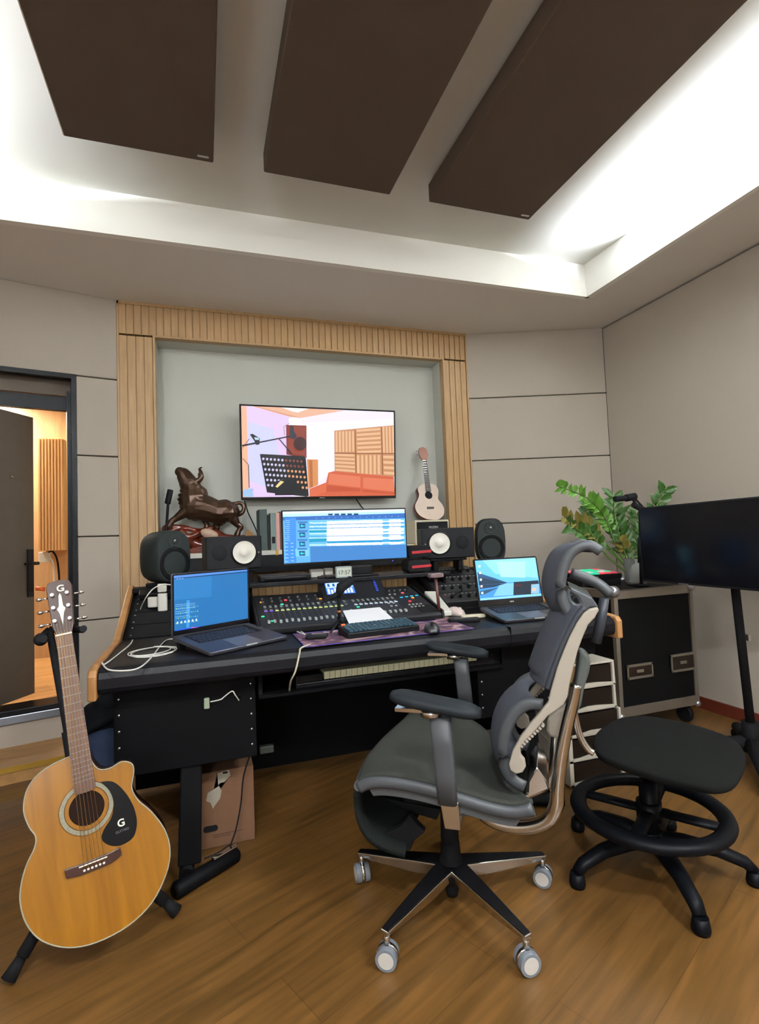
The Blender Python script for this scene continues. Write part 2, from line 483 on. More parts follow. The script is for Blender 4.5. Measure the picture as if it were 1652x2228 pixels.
# ledge at the foot of the recess: black front, white top board
b = B(); b.box((IXL, 3.60, 1.0), (IXR, YR, 1.112)); b.box((IXL, 3.59, 1.112), (IXR, YR, 1.142), 1)
struct(b.build('trim_4', [m_blackpl, M('white_board', hexc('#d8d6cc'), .5)]))

# acoustic ceiling panels
m_panel = M('brown_acoustic_cloth', hexc('#57483b'), .97, noise=.08, nscale=500, bump=.2)
m_alu = M('brushed_metal', (.55, .53, .5), .35, 1)
for i, (x0, x1, lab) in enumerate([(-.523, .081, 'left'), (.307, .937, 'middle'), (1.154, 1.762, 'right')]):
    b = B(); b.box((x0, -.75, 2.934), (x1, 2.433, 3.03))
    t = thing('acoustic_baffle', {'left': 'dark brown cloth acoustic panel on the ceiling, nearest the door side', 'middle': 'dark brown cloth acoustic panel in the middle of the ceiling, above the television', 'right': 'dark brown cloth acoustic panel on the ceiling, nearest the bright cove light'}[lab], 'acoustic panel', ((x0+x1)/2, .84, 2.934), 0, 'acoustic panels on the ceiling')
    b.build('panel_body', m_panel, t, world=True, bevel=.006)
    for hx in (x0+.08, x1-.08):
        for hy in (-.5, .84, 2.2): b = B(); b.cyl((hx, hy, 3.029), .006, .022, seg=8); b.build('hanger', m_alu, t, world=True)
    if lab != 'middle':
        b = B(); b.rbox((x1-.045, 2.40, 2.9335), (.05, .012, .002), .005); b.build('maker_plate', m_alu, t, world=True)

# ---- doorway and step on the left
b = B()
def LB(t0, t1, o0, o1, z0, z1, mi=0, bb=None):
    P = [LW(t0, o0), LW(t1, o0), LW(t1, o1), LW(t0, o1)]
    (bb or b).prism([p+Vector((0, 0, z0)) for p in P], (0, 0, z1-z0), mi)
dr = thing('door_1', 'black framed doorway with dark door leaf standing open into next room', 'door', LW(.235, 0, .21))
del dr['category']; struct(dr)
LB(.235, .262, -.16, .012, .26, 2.29); LB(1.22, 1.25, -.16, .012, .21, 2.29); LB(.235, 1.25, -.02, .012, 2.262, 2.29)
LB(.235, 1.25, -.16, -.02, 2.278, 2.29); LB(.262, .285, -.16, -.03, .26, 2.19); LB(.262, 1.22, -.16, -.12, 2.085, 2.175)
b.build('door_frame', m_blackfr, dr, world=True, bevel=.003)
b = B(); LB(.262, 1.22, -.115, -.10, 2.175, 2.30); b.build('head_panel', M('dark_brown_paint', hexc('#5a5044'), .7), dr, world=True)
b = B(); LB(.262, 1.25, -.16, .015, .262, .292); LB(.262, 1.25, -.012, .022, .215, .262, 1)
b.build('threshold', [m_blackfr, M('steel_sill', (.32, .36, .42), .35, 1)], dr, world=True, bevel=.004)
# leaf
Lc = Vector((-1.03, 3.93, 0)); Lh = Vector((-1.31, 3.40, 0)); ld = (Lc-Lh).normalized(); ln = Vector((ld.y, -ld.x, 0))
b = B(); P = [Lh, Lc, Lc-ln*.05, Lh-ln*.05]
b.prism([p+Vector((0, 0, .30)) for p in P], (0, 0, 1.765))
b.build('door_leaf', M('dark_door_leaf', hexc('#4b4238'), .5, noise=.12, nscale=15), dr, world=True, bevel=.003)
b = B(); c = Lc-ld*.035+ln*.004
b.cbox(c+Vector((0, 0, 1.06)), (.045, .012, .30), rot=Matrix.Rotation(math.atan2(ld.y, ld.x), 3, 'Z'))
b.cyl(c+Vector((0, 0, 1.12)), .011, .06, axis=ln, seg=12); b.tube([c+ln*.055+Vector((0, 0, 1.12)), c+ln*.055-ld*.10+Vector((0, 0, 1.12))], .009)
b.build('door_handle', m_blackfr, dr, world=True, bevel=.002)
b = B(); b.cyl(Lc-ld*.17+ln*.002+Vector((0, 0, 1.66)), .008, .012, axis=ln, seg=12); b.build('peephole', M('chrome', (.8, .8, .8), .12, 1), dr, world=True)
# kick panel and wooden step
b = B(); LB(.0, 1.45, 0, .35, 0, .085); struct(b.build('trim_5', wood('step_oak', hexc('#9a7040'), hexc('#bd9159'), (1.2, 14, 5), 3, .4)))
b = B(); LB(.0, 1.45, .345, .362, .062, .09); struct(b.build('trim_6', M('gold_nosing', hexc('#b89038'), .35, .6)))

# ---- the next room seen through the doorway
m_hallw = M('hall_wall_paint', hexc('#d8d0c0'), .9)
b = B(); b.box((-4.0, 3.75, .2), (-.55, 7.5, .26)); struct(b.build('floor', wood('hall_floor', hexc('#9a6c3a'), hexc('#c4935a'), (1.1, 14, 1), 2.2, .3, planks=(1.25, .19, math.radians(-24)))))
b = B(); b.box((-.66, 3.99, .2), (-.55, 7.5, 2.75)); b.box((-4.0, 7.4, .2), (-.55, 7.5, 2.75)); b.box((-4.1, 3.7, .2), (-4.0, 7.5, 2.75)); struct(b.build('wall_hall', m_hallw))
b = B(); b.box((-4.0, 3.75, 2.7), (-.55, 7.5, 2.75)); struct(b.build('ceiling_hall', m_hallw)).name = 'ceiling'
# ================================================================ ON AND AROUND THE BACK WALL
m_blk = M('black_satin', (.006, .006, .007), .35, spec=.2)
m_blkgloss = M('black_gloss', (.004, .004, .005), .08)
m_blkmat = M('black_matt', (.008, .008, .009), .7, spec=.12)
m_dkgrey = M('dark_grey_cabinet', hexc('#1f2423'), .6, spec=.2)
m_chrome = M('chrome', (.8, .8, .8), .12, 1)

# ---- television
TVC = Vector((.84, 3.80, 1.835)); TW, TH = 1.16, .672
tilt = Matrix.Rotation(math.radians(5), 4, 'X')
tv = thing('television', 'large flat television on the back wall showing a recording room with red sofa', 'television', TVC, 0, rot=(math.radians(5), 0, 0))
b = B(); b.box((-TW/2, -.012, -TH/2), (TW/2, .02, TH/2)); b.box((-TW/2+.08, .02, -TH/2+.06), (TW/2-.08, .05, TH/2-.15)); b.build('bezel', m_blkgloss, tv, bevel=.003)
b = B(); b.box((-.2, .05, -.15), (.2, .09, .15)); b.build('wall_bracket', m_blkmat, tv)
b = B(); b.box((-.02, -.0126, -TH/2+.007), (.02, -.0118, -TH/2+.011)); b.build('brand_mark', M('grey_print', (.35, .35, .36), .5), tv)
f = homog([(437, 97), (1221, 139), (1210, 569), (438, 568)])
P = []
P.append(('#f3e6fb', rect(430, 60, 1230, 600)))
P.append(('#e3c9f5', [(437, 97), (560, 110), (690, 160), (690, 568), (438, 568)]))
P.append(('#cfd0ff', [(470, 180), (600, 220), (640, 420), (560, 520), (470, 480)]))
P.append(('#fbeef6', [(770, 190), (1221, 170), (1221, 480), (900, 450), (770, 520)]))
P.append(('#f0b795', [(437, 97), (465, 102), (468, 568), (438, 568)]))
P.append(('#dd9c7a', [(455, 97), (497, 99), (690, 158), (742, 164), (968, 128), (800, 100), (650, 90)]))
P.append(('#e9b497', [(520, 100), (650, 92), (860, 112), (968, 128), (742, 164), (695, 150)]))
P.append(('#f2fbff', [(645, 106), (782, 116), (728, 136), (700, 130)]))
P.append(('#fff6ec', [(680, 165), (742, 168), (742, 205), (775, 205), (775, 240), (680, 200)]))
P.append(('#7d2a1c', [(666, 200), (770, 204), (766, 372), (664, 352)]))
P.append(('#8f3a26', [(674, 206), (764, 210), (760, 360), (672, 345)]))
P.append(('#d98f55', [(768, 378), (825, 380), (822, 510), (772, 530)]))
P.append(('#b86b35', [(778, 384), (795, 384), (795, 520), (780, 524)]))
# slatted diffuser on the right
P.append(('#c78d62', [(912, 232), (1160, 212), (1218, 208), (1212, 472), (908, 440)]))
for i in range(6): P.append(('#e6b68c', [(918+i*17, 236), (928+i*17, 235), (926+i*17, 342), (916+i*17, 342)]))
for i in range(6): P.append(('#e6b68c', [(1026, 228+i*22), (1148, 220+i*23), (1148, 232+i*23), (1026, 240+i*22)]))
for i in range(4): P.append(('#e6b68c', [(1160+i*16, 214), (1169+i*16, 213), (1168+i*16, 350), (1159+i*16, 350)]))
for i in range(5): P.append(('#e6b68c', [(912, 352+i*19), (1012, 356+i*20), (1012, 367+i*20), (912, 362+i*19)]))
for i in range(6): P.append(('#e6b68c', [(1024+i*21, 360), (1036+i*21, 360), (1034+i*21, 460), (1022+i*21, 458)]))
for i in range(4): P.append(('#e6b68c', [(1158, 364+i*27), (1212, 365+i*28), (1212, 380+i*28), (1158, 378+i*27)]))
P.append(('#8a5334', [(1016, 228), (1020, 228), (1018, 452), (1014, 452)])); P.append(('#8a5334', [(1152, 216), (1156, 216), (1154, 464), (1150, 464)])); P.append(('#8a5334', [(908, 346), (1214, 352), (1214, 356), (908, 350)]))
# sofa
P.append(('#d2623f', [(776, 530), (862, 498), (875, 448), (905, 440), (1208, 472), (1210, 570), (776, 570)]))
P.append(('#e27a57', [(880, 452), (1038, 470), (1036, 526), (872, 506)]))
P.append(('#e27a57', [(1052, 474), (1208, 486), (1208, 548), (1050, 530)]))
P.append(('#c3512f', [(866, 512), (1036, 532), (1034, 545), (862, 545)])); P.append(('#c3512f', [(1048, 536), (1210, 556), (1210, 562), (1048, 548)]))
P.append(('#dc6c48', [(776, 534), (862, 505), (860, 545), (800, 566), (778, 566)]))
# music stand
P.append(('#0a0a12', [(528, 350), (535, 348), (752, 362), (762, 375), (772, 566), (758, 570), (560, 545), (548, 470)]))
for j in range(6):
    for i in range(11):
        if j == 5 and i in (3, 4, 5, 6, 7, 8): continue
        x = 545+i*19.4+j*4.5; y = 373+j*27+i*1.6; r = 6.2
        P.append(('#cfc6e6' if i < 6 else ('#8a4636' if j < 2 else '#e0a070'), [(x+r*math.cos(a*PI/4), y+r*1.15*math.sin(a*PI/4)) for a in range(8)]))
P.append(('#0d0d14', [(600, 490), (700, 470), (740, 560), (600, 560)]))
P.append(('#e8d28a', [(603, 515), (630, 486), (648, 492), (612, 522)]))
# boom arm, microphone, pop shield
def seg2(x0, y0, x1, y1, w): 
    dx, dy = x1-x0, y1-y0; L = math.hypot(dx, dy); nx, ny = -dy/L*w/2, dx/L*w/2
    return [(x0+nx, y0+ny), (x1+nx, y1+ny), (x1-nx, y1-ny), (x0-nx, y0-ny)]
for s_ in ((437, 305, 530, 288, 9), (530, 288, 690, 258, 7), (625, 270, 665, 320, 6), (665, 320, 690, 352, 8), (437, 320, 475, 270, 3), (440, 370, 470, 405, 3), (468, 405, 470, 520, 4), (655, 255, 652, 210, 2), (652, 210, 680, 193, 2), (690, 230, 688, 200, 2), (438, 545, 490, 530, 3)):
    P.append(('#171520', seg2(*s_)))
P.append(('#23202c', [(478, 248), (492, 244), (528, 268), (526, 300), (508, 302), (500, 280)])); P.append(('#b9dfe8', [(500, 262), (524, 266), (524, 276), (505, 276)]))
P.append(('#2c2a3c', [(686, 205), (702, 205), (704, 235), (718, 258), (706, 275), (680, 268), (682, 235)]))
for r, c in ((34, '#15121c'), (30, '#3a1512')): P.append((c, [(733+r*.95*math.cos(a*PI/9), 298+r*1.02*math.sin(a*PI/9)) for a in range(18)]))
P.append(('#9fc2e8', [(440, 530), (485, 522), (492, 566), (440, 566)]))
picture('screen', TW-.024, TH-.032, P, tv, Matrix.Translation((0, -.0126, .004)), f=f, es=.95)
b = B(); b.tube(spline([atY(775, 1086, 3.9), atY(785, 1100, 3.93), atY(800, 1125, 3.935), atY(800, 1200, 3.93)]), .004)
b.build('power_cord', m_blkmat, tv, world=True)
b = B(); b.tube(spline([atY(532, 1090, 3.93), atY(540, 1115, 3.935), atY(556, 1150, 3.93), atY(566, 1180, 3.935), atY(572, 1203, 3.9)]), .004)
tag(recentre(b.build('hanging_cable', m_blkmat)), 'thin black cord on the wall between the bull figurine and the books', 'cord')

# ---- bull figurine on its carved root base
SH = 1.142
def bp(x, y, Y=3.76): return atY(340+x/7.51, 1000+y/7.51, Y)
kx = 1/7.51*3.76/FPX*1.24     # crop pixel to metres
bull = thing('bull_figurine', 'dark bronze bull figurine with raised head and curled tail standing on carved root', 'figurine', bp(750, 1330)*1, 0)
bull.location.z = SH
m_bronze = M('dark_bronze', hexc('#3d2a1c'), .33, .55, noise=.25, nscale=25)
m_root = M('polished_root_wood', hexc('#5c2415'), .22, noise=.5, nscale=18, coat=.5)
b = B()
def limb(pts):  # (x,y,r[,dy])
    ps = [bp(p[0], p[1]) + Vector((0, (p[3] if len(p) > 3 else 0), 0)) for p in pts]
    sp = spline(ps, 5); rs = []
    for i in range(len(pts)-1):
        for k in range(5): rs.append((pts[i][2]*(1-k/5)+pts[i+1][2]*k/5)*kx)
    rs.append(pts[-1][2]*kx); b.tube(sp, rs, 12)
    b.ball(ps[0], rs[0], seg=12, rings=6); b.ball(ps[-1], rs[-1], seg=12, rings=6)
limb([(640, 760, 190), (800, 790, 165), (980, 850, 150), (1130, 850, 160), (1200, 860, 130)])       # trunk
limb([(620, 720, 175), (600, 600, 165), (590, 500, 130), (560, 420, 110)])                          # chest and neck
limb([(700, 560, 110), (760, 640, 70), (860, 720, 60)])                                             # hump
limb([(530, 400, 115), (470, 310, 90), (420, 230, 75), (385, 200, 62)])                             # head
limb([(560, 330, 70), (480, 220, 55), (420, 190, 48)])
limb([(600, 400, 55, -.02), (690, 350, 38, -.03), (740, 290, 30, -.035), (725, 210, 24, -.03), (710, 160, 16, -.02), (745, 130, 8, -.015)])   # horn
limb([(600, 400, 50, .02), (660, 370, 34, .05), (720, 300, 28, .06), (700, 220, 18, .05)])
limb([(640, 430, 30, -.03), (730, 438, 12, -.05)])                                                  # ear
for i, y in enumerate((510, 580, 650, 710, 770)): b.ball(bp(450-[0, 25, 35, 20, 0][i]+30, y), (75*kx, .055, 36*kx), seg=12, rings=8)   # dewlap folds
limb([(520, 820, 90, -.03), (420, 900, 60, -.035), (320, 970, 42, -.035), (260, 1010, 38, -.035), (215, 1090, 42, -.035)])                # near fore leg stretched forward
limb([(720, 820, 85, .035), (760, 930, 55, .04), (800, 1000, 36, .04), (830, 1070, 34, .04), (820, 1120, 40, .04)])
limb([(1180, 880, 120, -.03), (1260, 980, 65, -.035), (1320, 1060, 42, -.035), (1380, 1110, 34, -.035), (1340, 1170, 32, -.035), (1320, 1230, 42, -.035)])
limb([(1080, 900, 110, .035), (1060, 1000, 60, .04), (980, 1060, 40, .045), (1000, 1120, 36, .045)])
limb([(1200, 740, 42), (1290, 720, 26), (1380, 710, 26), (1430, 780, 26), (1410, 860, 28), (1340, 900, 30), (1270, 890, 24)])          # tail
limb([(1080, 680, 20), (1150, 700, 30), (1240, 730, 20)])
b.ball(bp(800, 740), (60*kx, .05, 40*kx)); b.ball(bp(1170, 820)+Vector((0, -.045, 0)), 60*kx); b.ball(bp(560, 650)+Vector((0, -.045, 0)), 70*kx)
b.build('body', m_bronze, bull, world=True, remesh=.0035)
b = B()
limb([(160, 1130, 50), (330, 1100, 34), (480, 1120, 36), (620, 1150, 28), (740, 1160, 30), (900, 1120, 30)])
limb([(200, 1150, 60, .03), (360, 1200, 60, 0), (480, 1290, 55, -.02), (620, 1370, 70), (740, 1400, 60)])
limb([(420, 1180, 42, -.03), (520, 1260, 38, -.04), (640, 1230, 45, -.03), (720, 1180, 40)])
limb([(150, 1200, 55, .04), (330, 1290, 70, .04), (600, 1330, 80, .04), (1000, 1280, 60, .04), (1350, 1290, 40, -.01), (1420, 1270, 35, -.02)])
limb([(700, 1180, 35, .04), (900, 1180, 60, .05), (1100, 1260, 50, .04)])
bb2 = bp(750, 1380); b.box((bb2.x-.22, bb2.y-.08, SH), (bb2.x+.22, bb2.y+.08, SH+.03))
b.build('root_base', m_root, bull, world=True, remesh=.005)
b = B(); q = bp(860, 1210, 3.67); b.ball(q, (.055, .02, .033), rot=Matrix.Rotation(.35, 3, 'Y')); b.ball(q+Vector((.02, 0, -.012)), (.04, .018, .03))
b.build('pale_knot', M('pale_knot_wood', hexc('#a58a76'), .4, noise=.2, nscale=40), bull, world=True, remesh=.004)
bull.children[-1]['label'] = 'pale knot in the root wood'

# black stick, dark case, brown envelope, framed things around the bull
b = B(); a0 = atY(357, 1158, 3.70); a0.z = SH; b.tube([a0, atY(366, 1093, 3.72)], .009); b.tube([atY(364.5, 1096, 3.72), atY(371, 1066, 3.73)], .019)
tag(recentre(b.build('microphone_handle', m_blkmat)), 'slim black stick with thicker grip leaning beside the bull figurine', 'stick')
b = B(); q = atY(486, 1168, 3.63); b.rbox((q.x, 3.66, SH+.03), (.16, .07, .05), .01); tag(recentre(b.build('glasses_case', m_blkmat, bevel=.003)), 'small black case under the raised hind legs of the bull', 'case')
b = B(); b.prism([atY(532, 1172, 3.8), atY(556, 1172, 3.8), atY(550, 1160, 3.8), atY(540, 1152, 3.8)], (0, .02, 0)); tag(recentre(b.build('paper_bag', M('kraft_paper', hexc('#a87a45'), .8))), 'brown paper bag corner behind the bull figurine hind leg', 'bag')

# ---- books standing between the bull and the monitor
def book(name, u0, u1, vt, colr, lab, depth=.14, lean=0, mark=None, z0=SH, cat='book', Y=3.66):
    x0, x1 = atY(u0, 1190, Y).x, atY(u1, 1190, Y).x; zt_ = atY((u0+u1)/2, vt, Y).z
    t = thing(name, lab, cat, ((x0+x1)/2, Y+depth/2, z0), 0, 'books beside the monitor', rot=(0, lean, 0)); h = zt_-z0; w = (x1-x0)/2
    b = B(); b.box((-w, -depth/2, 0), (w, depth/2, h)); b.build('cover', M('book_'+colr, hexc(colr), .6), t, bevel=.002)
    b = B(); b.box((-w+.002, -depth/2+.004, h), (w-.002, depth/2, h+.0015)); b.build('pages', M('book_pages', hexc('#cfc6b2'), .8), t)
    if mark:
        b = B(); b.box((-w*.6, -depth/2-.0008, h*mark[1]), (w*.6, -depth/2, h*mark[2])); b.build('spine_label', M('mark_'+mark[0], hexc(mark[0]), .6), t)
    return t
book('book', 566, 583, 1108, '#2c3b38', 'dark green tall folder leftmost of the standing books', depth=.2)
book('book', 583, 589, 1120, '#1c1916', 'thin near-black book right of the dark green folder')
book('book', 590, 602, 1116, '#6e7f7a', 'grey-green book with a small black mark on its spine', mark=('#101010', .18, .36))
book('book', 602, 610, 1116, '#c99a92', 'pale pink book between the grey-green book and the brown one')
book('book', 610, 614, 1113, '#4b2a1c', 'narrow brown book right of the pale pink book')
book('book', 614, 618, 1113, '#d8cdbb', 'narrow cream book left of the black and red book')
book('book', 619, 626, 1118, '#141112', 'black book with red top beside the monitor edge', mark=('#b3221c', .78, .99))
# label of the black book stays true: the mark is its red top band
b = B(); q = atY(633, 1120, 3.7); b.box((q.x-.012, 3.7, SH), (q.x+.014, 3.84, q.z)); tag(recentre(b.build('book', M('book_maroon', hexc('#5a1714'), .6))), 'maroon book mostly hidden behind the monitor left edge', 'book')
def bit(name, u0, u1, v0, v1, Y, dep, col, lab, cat, rough=.6):
    p, q = atY(u0, v1, Y), atY(u1, v0, Y)
    b = B(); b.box((p.x, Y, p.z), (q.x, Y+dep, q.z)); o = b.build(name, M('c_'+col.strip('#'), hexc(col), rough), bevel=.002); return tag(recentre(o), lab, cat)
# yellow tape tabs on the ledge edge
for u, l in ((603, 'yellow tape tab on the white ledge edge below the books'), (904, 'yellow tape tab on the white ledge edge below the cream radio')):
    q = atY(u, 1200, 3.588); b = B(); b.box((q.x-.009, 3.5885, 1.108), (q.x+.009, 3.5905, 1.1435)); b.box((q.x-.009, 3.589, 1.1418), (q.x+.009, 3.62, 1.1435))
    tag(recentre(b.build('tape_tab', M('yellow_tape', hexc('#d09a2c'), .6))), l, 'tape')

# ---- ukulele leaning in the recess corner on the cream radio
RZ = atY(945, 1131, 3.62).z
rad = thing('retro_speaker_box', 'cream cased speaker box with black front under the ukulele', 'speaker', (atY(942, 1180, 3.62).x, 3.74, SH), 0)
x0, x1 = atY(905, 1180, 3.62).x-rad.location.x, atY(979, 1180, 3.62).x-rad.location.x; hz = RZ-SH
m_cream = M('cream_case', hexc('#cfc7ac'), .5)
b = B(); b.box((x0, -.12, 0), (x1, .12, hz)); b.build('case', m_cream, rad, bevel=.006)
b = B(); b.box((x0+.012, -.1225, .014), (x1-.012, -.118, hz-.014)); b.build('front_cloth', m_blkmat, rad)
text('MUZEN', .022, (.01, -.1227, hz-.055), Euler((PI/2, 0, 0)), M('silver_print', (.6, .6, .6), .4), 'name_plate', rad)
# ukulele: local x right, y up along it, z to the front
def proj_outline(pts, z0, z1, bb, mi=0, smooth=True): bb.prism([(x, y, z0) for x, y in pts], (0, 0, z1-z0), mi, smooth)
def fromcrop(pts, ox, oy, sc): return [((x-ox)*sc, (oy-y)*sc) for x, y in pts]
ukk = 1/7.427*3.8/FPX*1.21
uk = thing('ukulele', 'small ukulele with pale top and red-brown sides leaning in the recess corner', 'ukulele', (0, 0, 0), 0)
ub = atY(940, 1127, 3.72); ub.z = RZ+.003
uk.location = ub; uk.rotation_euler = Euler((math.radians(90-13), 0, 0)); 
uo = spline([(x, y, 0) for x, y in fromcrop([(610, 1335), (700, 1335), (790, 1280), (822, 1190), (800, 1110), (750, 1030), (765, 950), (770, 880), (730, 815), (665, 800), (560, 795), (475, 835), (450, 880), (460, 960), (430, 1030), (380, 1110), (380, 1190), (430, 1270), (520, 1320), (610, 1335)], 605, 1340, ukk)], 4)[:-1]
uo = [(p.x, p.y) for p in uo]
b = B(); proj_outline(uo, -.062, -.002, b); b.build('body', M('mahogany', hexc('#5a2618'), .3, coat=.4), uk)
b = B(); proj_outline(uo, -.002, 0, b); b.build('top_board', M('pale_pink_spruce', hexc('#d9c5b4'), .3, noise=.12, nscale=12, coat=.4), uk)
b = B(); c_ = fromcrop([(608, 968)], 605, 1340, ukk)[0]; b.cyl((*c_, 0), 58*ukk, .0006, seg=24); b.build('sound_hole', m_blkmat, uk)
b = B(); fb = fromcrop([(568, 915), (650, 915), (645, 425), (588, 425)], 605, 1340, ukk); b.prism([(x, y, .0008) for x, y in fb], (0, 0, .006)); b.build('fretboard', M('dark_fretboard', hexc('#3a322e'), .5), uk)
b = B()
for i in range(13):
    y = fromcrop([(0, 440+i*36)], 605, 1340, ukk)[0][1]; b.box((-.014, y, .0068), (.016, y+.0015, .0078))
fr = b.build('frets', m_chrome, uk)
b = B(); proj_outline(fromcrop([(588, 425), (650, 425), (690, 330), (670, 240), (620, 215), (560, 235), (545, 320), (560, 380)], 605, 1340, ukk), -.01, .002, b); b.build('headstock', M('orange_brown_wood', hexc('#7a3c18'), .4), uk)
b = B(); b.box((-.028, c_[1]*.44, .001), (.028, c_[1]*.44+.016, .008)); b.build('bridge', M('dark_fretboard', hexc('#3a322e'), .5), uk)
pg = None
for sx in (-1, 1):
    for k in range(2):
        b = B(); yy = fromcrop([(0, 280+k*60)], 605, 1340, ukk)[0][1]; b.cyl((sx*.022, yy, -.004), .003, .02, axis=(sx, 0, 0), seg=8); b.ball((sx*.045, yy, -.004), (.008, .005, .005)); b.build('tuning_peg', m_chrome, uk)
# ================================================================ STUDIO DESK
DZ = .79
DX0, DX1, DY0 = -.345, 1.80, 2.0
m_desk = M('black_desk_vinyl', (.004, .004, .0055), .45, spec=.22, noise=.15, nscale=200, bump=.25)
m_oak = wood('oak_plain', hexc('#936539'), hexc('#ac7e4e'), (3, 3, .8), 6, .45)
m_rack = M('black_rack_metal', (.0025, .0025, .003), .6, spec=.1)
m_screw = M('silver_screw', (.5, .5, .52), .3, 1)
desk = thing('studio_desk', 'wide black studio desk with oak ends, sloped rack bays and monitor bridge', 'desk', ((DX0+DX1)/2, 2.4, 0))
b = B()
prof = [(2.62, .70), (2.03, .70), (2.008, .708), (2.0, .725), (2.0, .758), (2.008, .777), (2.03, .789), (2.06, DZ), (2.62, DZ)]
b.prism([(DX0, y, z) for y, z in prof], (DX1-DX0, 0, 0), 0, False)
b.build('worktop', m_desk, desk, world=True, bevel=.004)
b = B(); b.box((1.2435, 1.998, .7), (1.2455, 2.6, DZ+.0006)); b.build('seam', m_rack, desk, world=True)
for x0, x1 in ((DX0-.028, DX0), (DX1, DX1+.028)):
    b = B()
    pr = [(1.985, .69), (2.62, .69), (3.1, .69), (3.1, .985), (3.02, 1.0), (2.60, .835), (2.50, .80), (2.06, .797), (2.0, .79), (1.985, .77)]
    b.prism([(x0, y, z) for y, z in pr], (x1-x0, 0, 0)); b.build('end_panel', m_oak, desk, world=True, bevel=.006)
# sloped rack bays left and right
RB0, RB1 = (2.58, .792), (3.02, .965)
def bay(x0, x1):
    b = B(); b.prism([(x0, RB0[0], RB0[1]), (x0, RB1[0], RB1[1]), (x0, 3.1, .965), (x0, 3.1, .70), (x0, RB0[0], .70)], (x1-x0, 0, 0)); b.build('rack_bay', m_rack, desk, world=True, bevel=.003)
    dy, dz = RB1[0]-RB0[0], RB1[1]-RB0[1]; L = math.hypot(dy, dz); ax = Vector((0, -dz/L, dy/L))
    for i in range(4):   # blank rack panels
        t0, t1 = i/4+.01, (i+1)/4-.01
        b = B(); p0 = Vector((0, RB0[0]+dy*t0, RB0[1]+dz*t0)); p1 = Vector((0, RB0[0]+dy*t1, RB0[1]+dz*t1))
        X = lambda x: Vector((x, 0, 0))
        b.prism([p0+X(x0+.02), p0+X(x1-.02), p1+X(x1-.02), p1+X(x0+.02)], ax*.004); b.build('rack_panel', m_blkmat, desk, world=True)
        for k in (.2, .8):
            for sx in (x0+.032, x1-.032):
                q = p0.lerp(p1, k)+X(sx)+ax*.0035
                b = B(); b.ball(q, (.0045, .0045, .003), seg=8, rings=6); b.build('rack_screw', m_screw, desk, world=True)
bay(DX0, .205); bay(1.20, DX1)
# bridge shelf
b = B(); b.box((.215, 2.74, .968), (1.33, 3.06, .99)); b.build('bridge_shelf', m_desk, desk, world=True, bevel=.004)
for x in (.215, 1.312):
    b = B(); b.box((x, 2.80, .70), (x+.018, 3.06, .968)); b.build('bridge_support', m_rack, desk, world=True)
b = B(); b.box((DX0, 2.95, .965), (.215, 3.1, .985)); b.build('rear_shelf', m_rack, desk, world=True)
b = B(); b.box((1.33, 2.95, .965), (DX1, 3.1, .985)); b.build('rear_shelf', m_rack, desk, world=True)
b = B(); b.box((.205, 2.6, .70), (1.2, 3.1, .722)); b.build('mixer_well', m_rack, desk, world=True)
# lower rack boxes, legs and feet
def rackbox(x0, x1, z0):
    b = B(); b.box((x0, 2.12, z0), (x1, 2.62, .70)); b.build('lower_rack', m_rack, desk, world=True, bevel=.003)
    for i in range(5):
        for sx in (x0+.018, x1-.018):
            z = .655-i*.057
            if z < z0+.02: continue
            b = B(); b.ball((sx, 2.119, z), (.005, .003, .005), seg=8, rings=6); b.build('rack_screw', m_screw, desk, world=True)
rackbox(-.315, .18, .38); rackbox(1.14, 1.52, .38)
b = B(); b.box((1.54, 2.12, .60), (1.78, 2.62, .70)); b.build('lower_rack', m_rack, desk, world=True, bevel=.003)
for x, sg in ((-.06, 1), (1.40, -1)):
    b = B(); b.prism([(x-.035, 2.14, .40), (x+.04, 2.14, .40), (x+.030, 2.08, .05), (x-.050, 2.08, .05)], (0, .09, 0)); b.build('leg', m_rack, desk, world=True, bevel=.006)
    b = B(); p0, p1 = Vector((x-.06*sg, 1.985, .028)), Vector((x+.16*sg, 2.135, .028)); b.tube([p0, p0.lerp(p1, .04), p0.lerp(p1, .96), p1], [.018, .028, .028, .018], 14); b.tube([Vector((x-.02*sg, 2.06, .028)), Vector((x-.02*sg, 2.8, .028))], .026, 12); b.build('foot', m_rack, desk, world=True)
b = B(); b.box((DX0+.01, 2.88, .02), (DX1-.01, 2.90, .70)); b.build('modesty_panel', m_rack, desk, world=True)
# keyboard tray
b = B(); b.box((.19, 2.09, .60), (1.27, 2.5, .612)); b.build('keyboard_tray', m_rack, desk, world=True)
for x in (.19, 1.255):
    b = B(); b.box((x, 2.10, .612), (x+.015, 2.5, .70)); b.build('tray_bracket', m_rack, desk, world=True)

# ---- digital piano in the tray
pz = .6125
pia = thing('digital_piano', 'slim black digital piano with white keys on the tray under the worktop', 'piano', (.795, 2.225, pz))
b = B(); b.box((-.46, -.11, 0), (.43, .16, .020)); b.box((-.46, .05, .020), (.43, .16, .068)); b.box((-.46, -.11, .020), (-.35, .05, .050)); b.box((.352, -.11, .02), (.43, .05, .05)); b.build('case', m_blk, pia, bevel=.004)
nk = 30; w = .69/nk
b = B(); b.box((.0006, -.105, 0), (w-.0008, .05, .030)); b.box((.0006, -.106, .004), (w-.0008, -.102, .030)); k0 = b.build('white_key', M('ivory_plastic', hexc('#cfcda9'), .3), pia, bevel=.001); k0.location = (-.345, 0, .024)
rep(k0, [(-.345+w*i, 0, .024) for i in range(1, nk)], pia)
b = B(); b.box((-.005, -.04, 0), (.005, .05, .012)); k1 = b.build('black_key', m_blk, pia, bevel=.001)
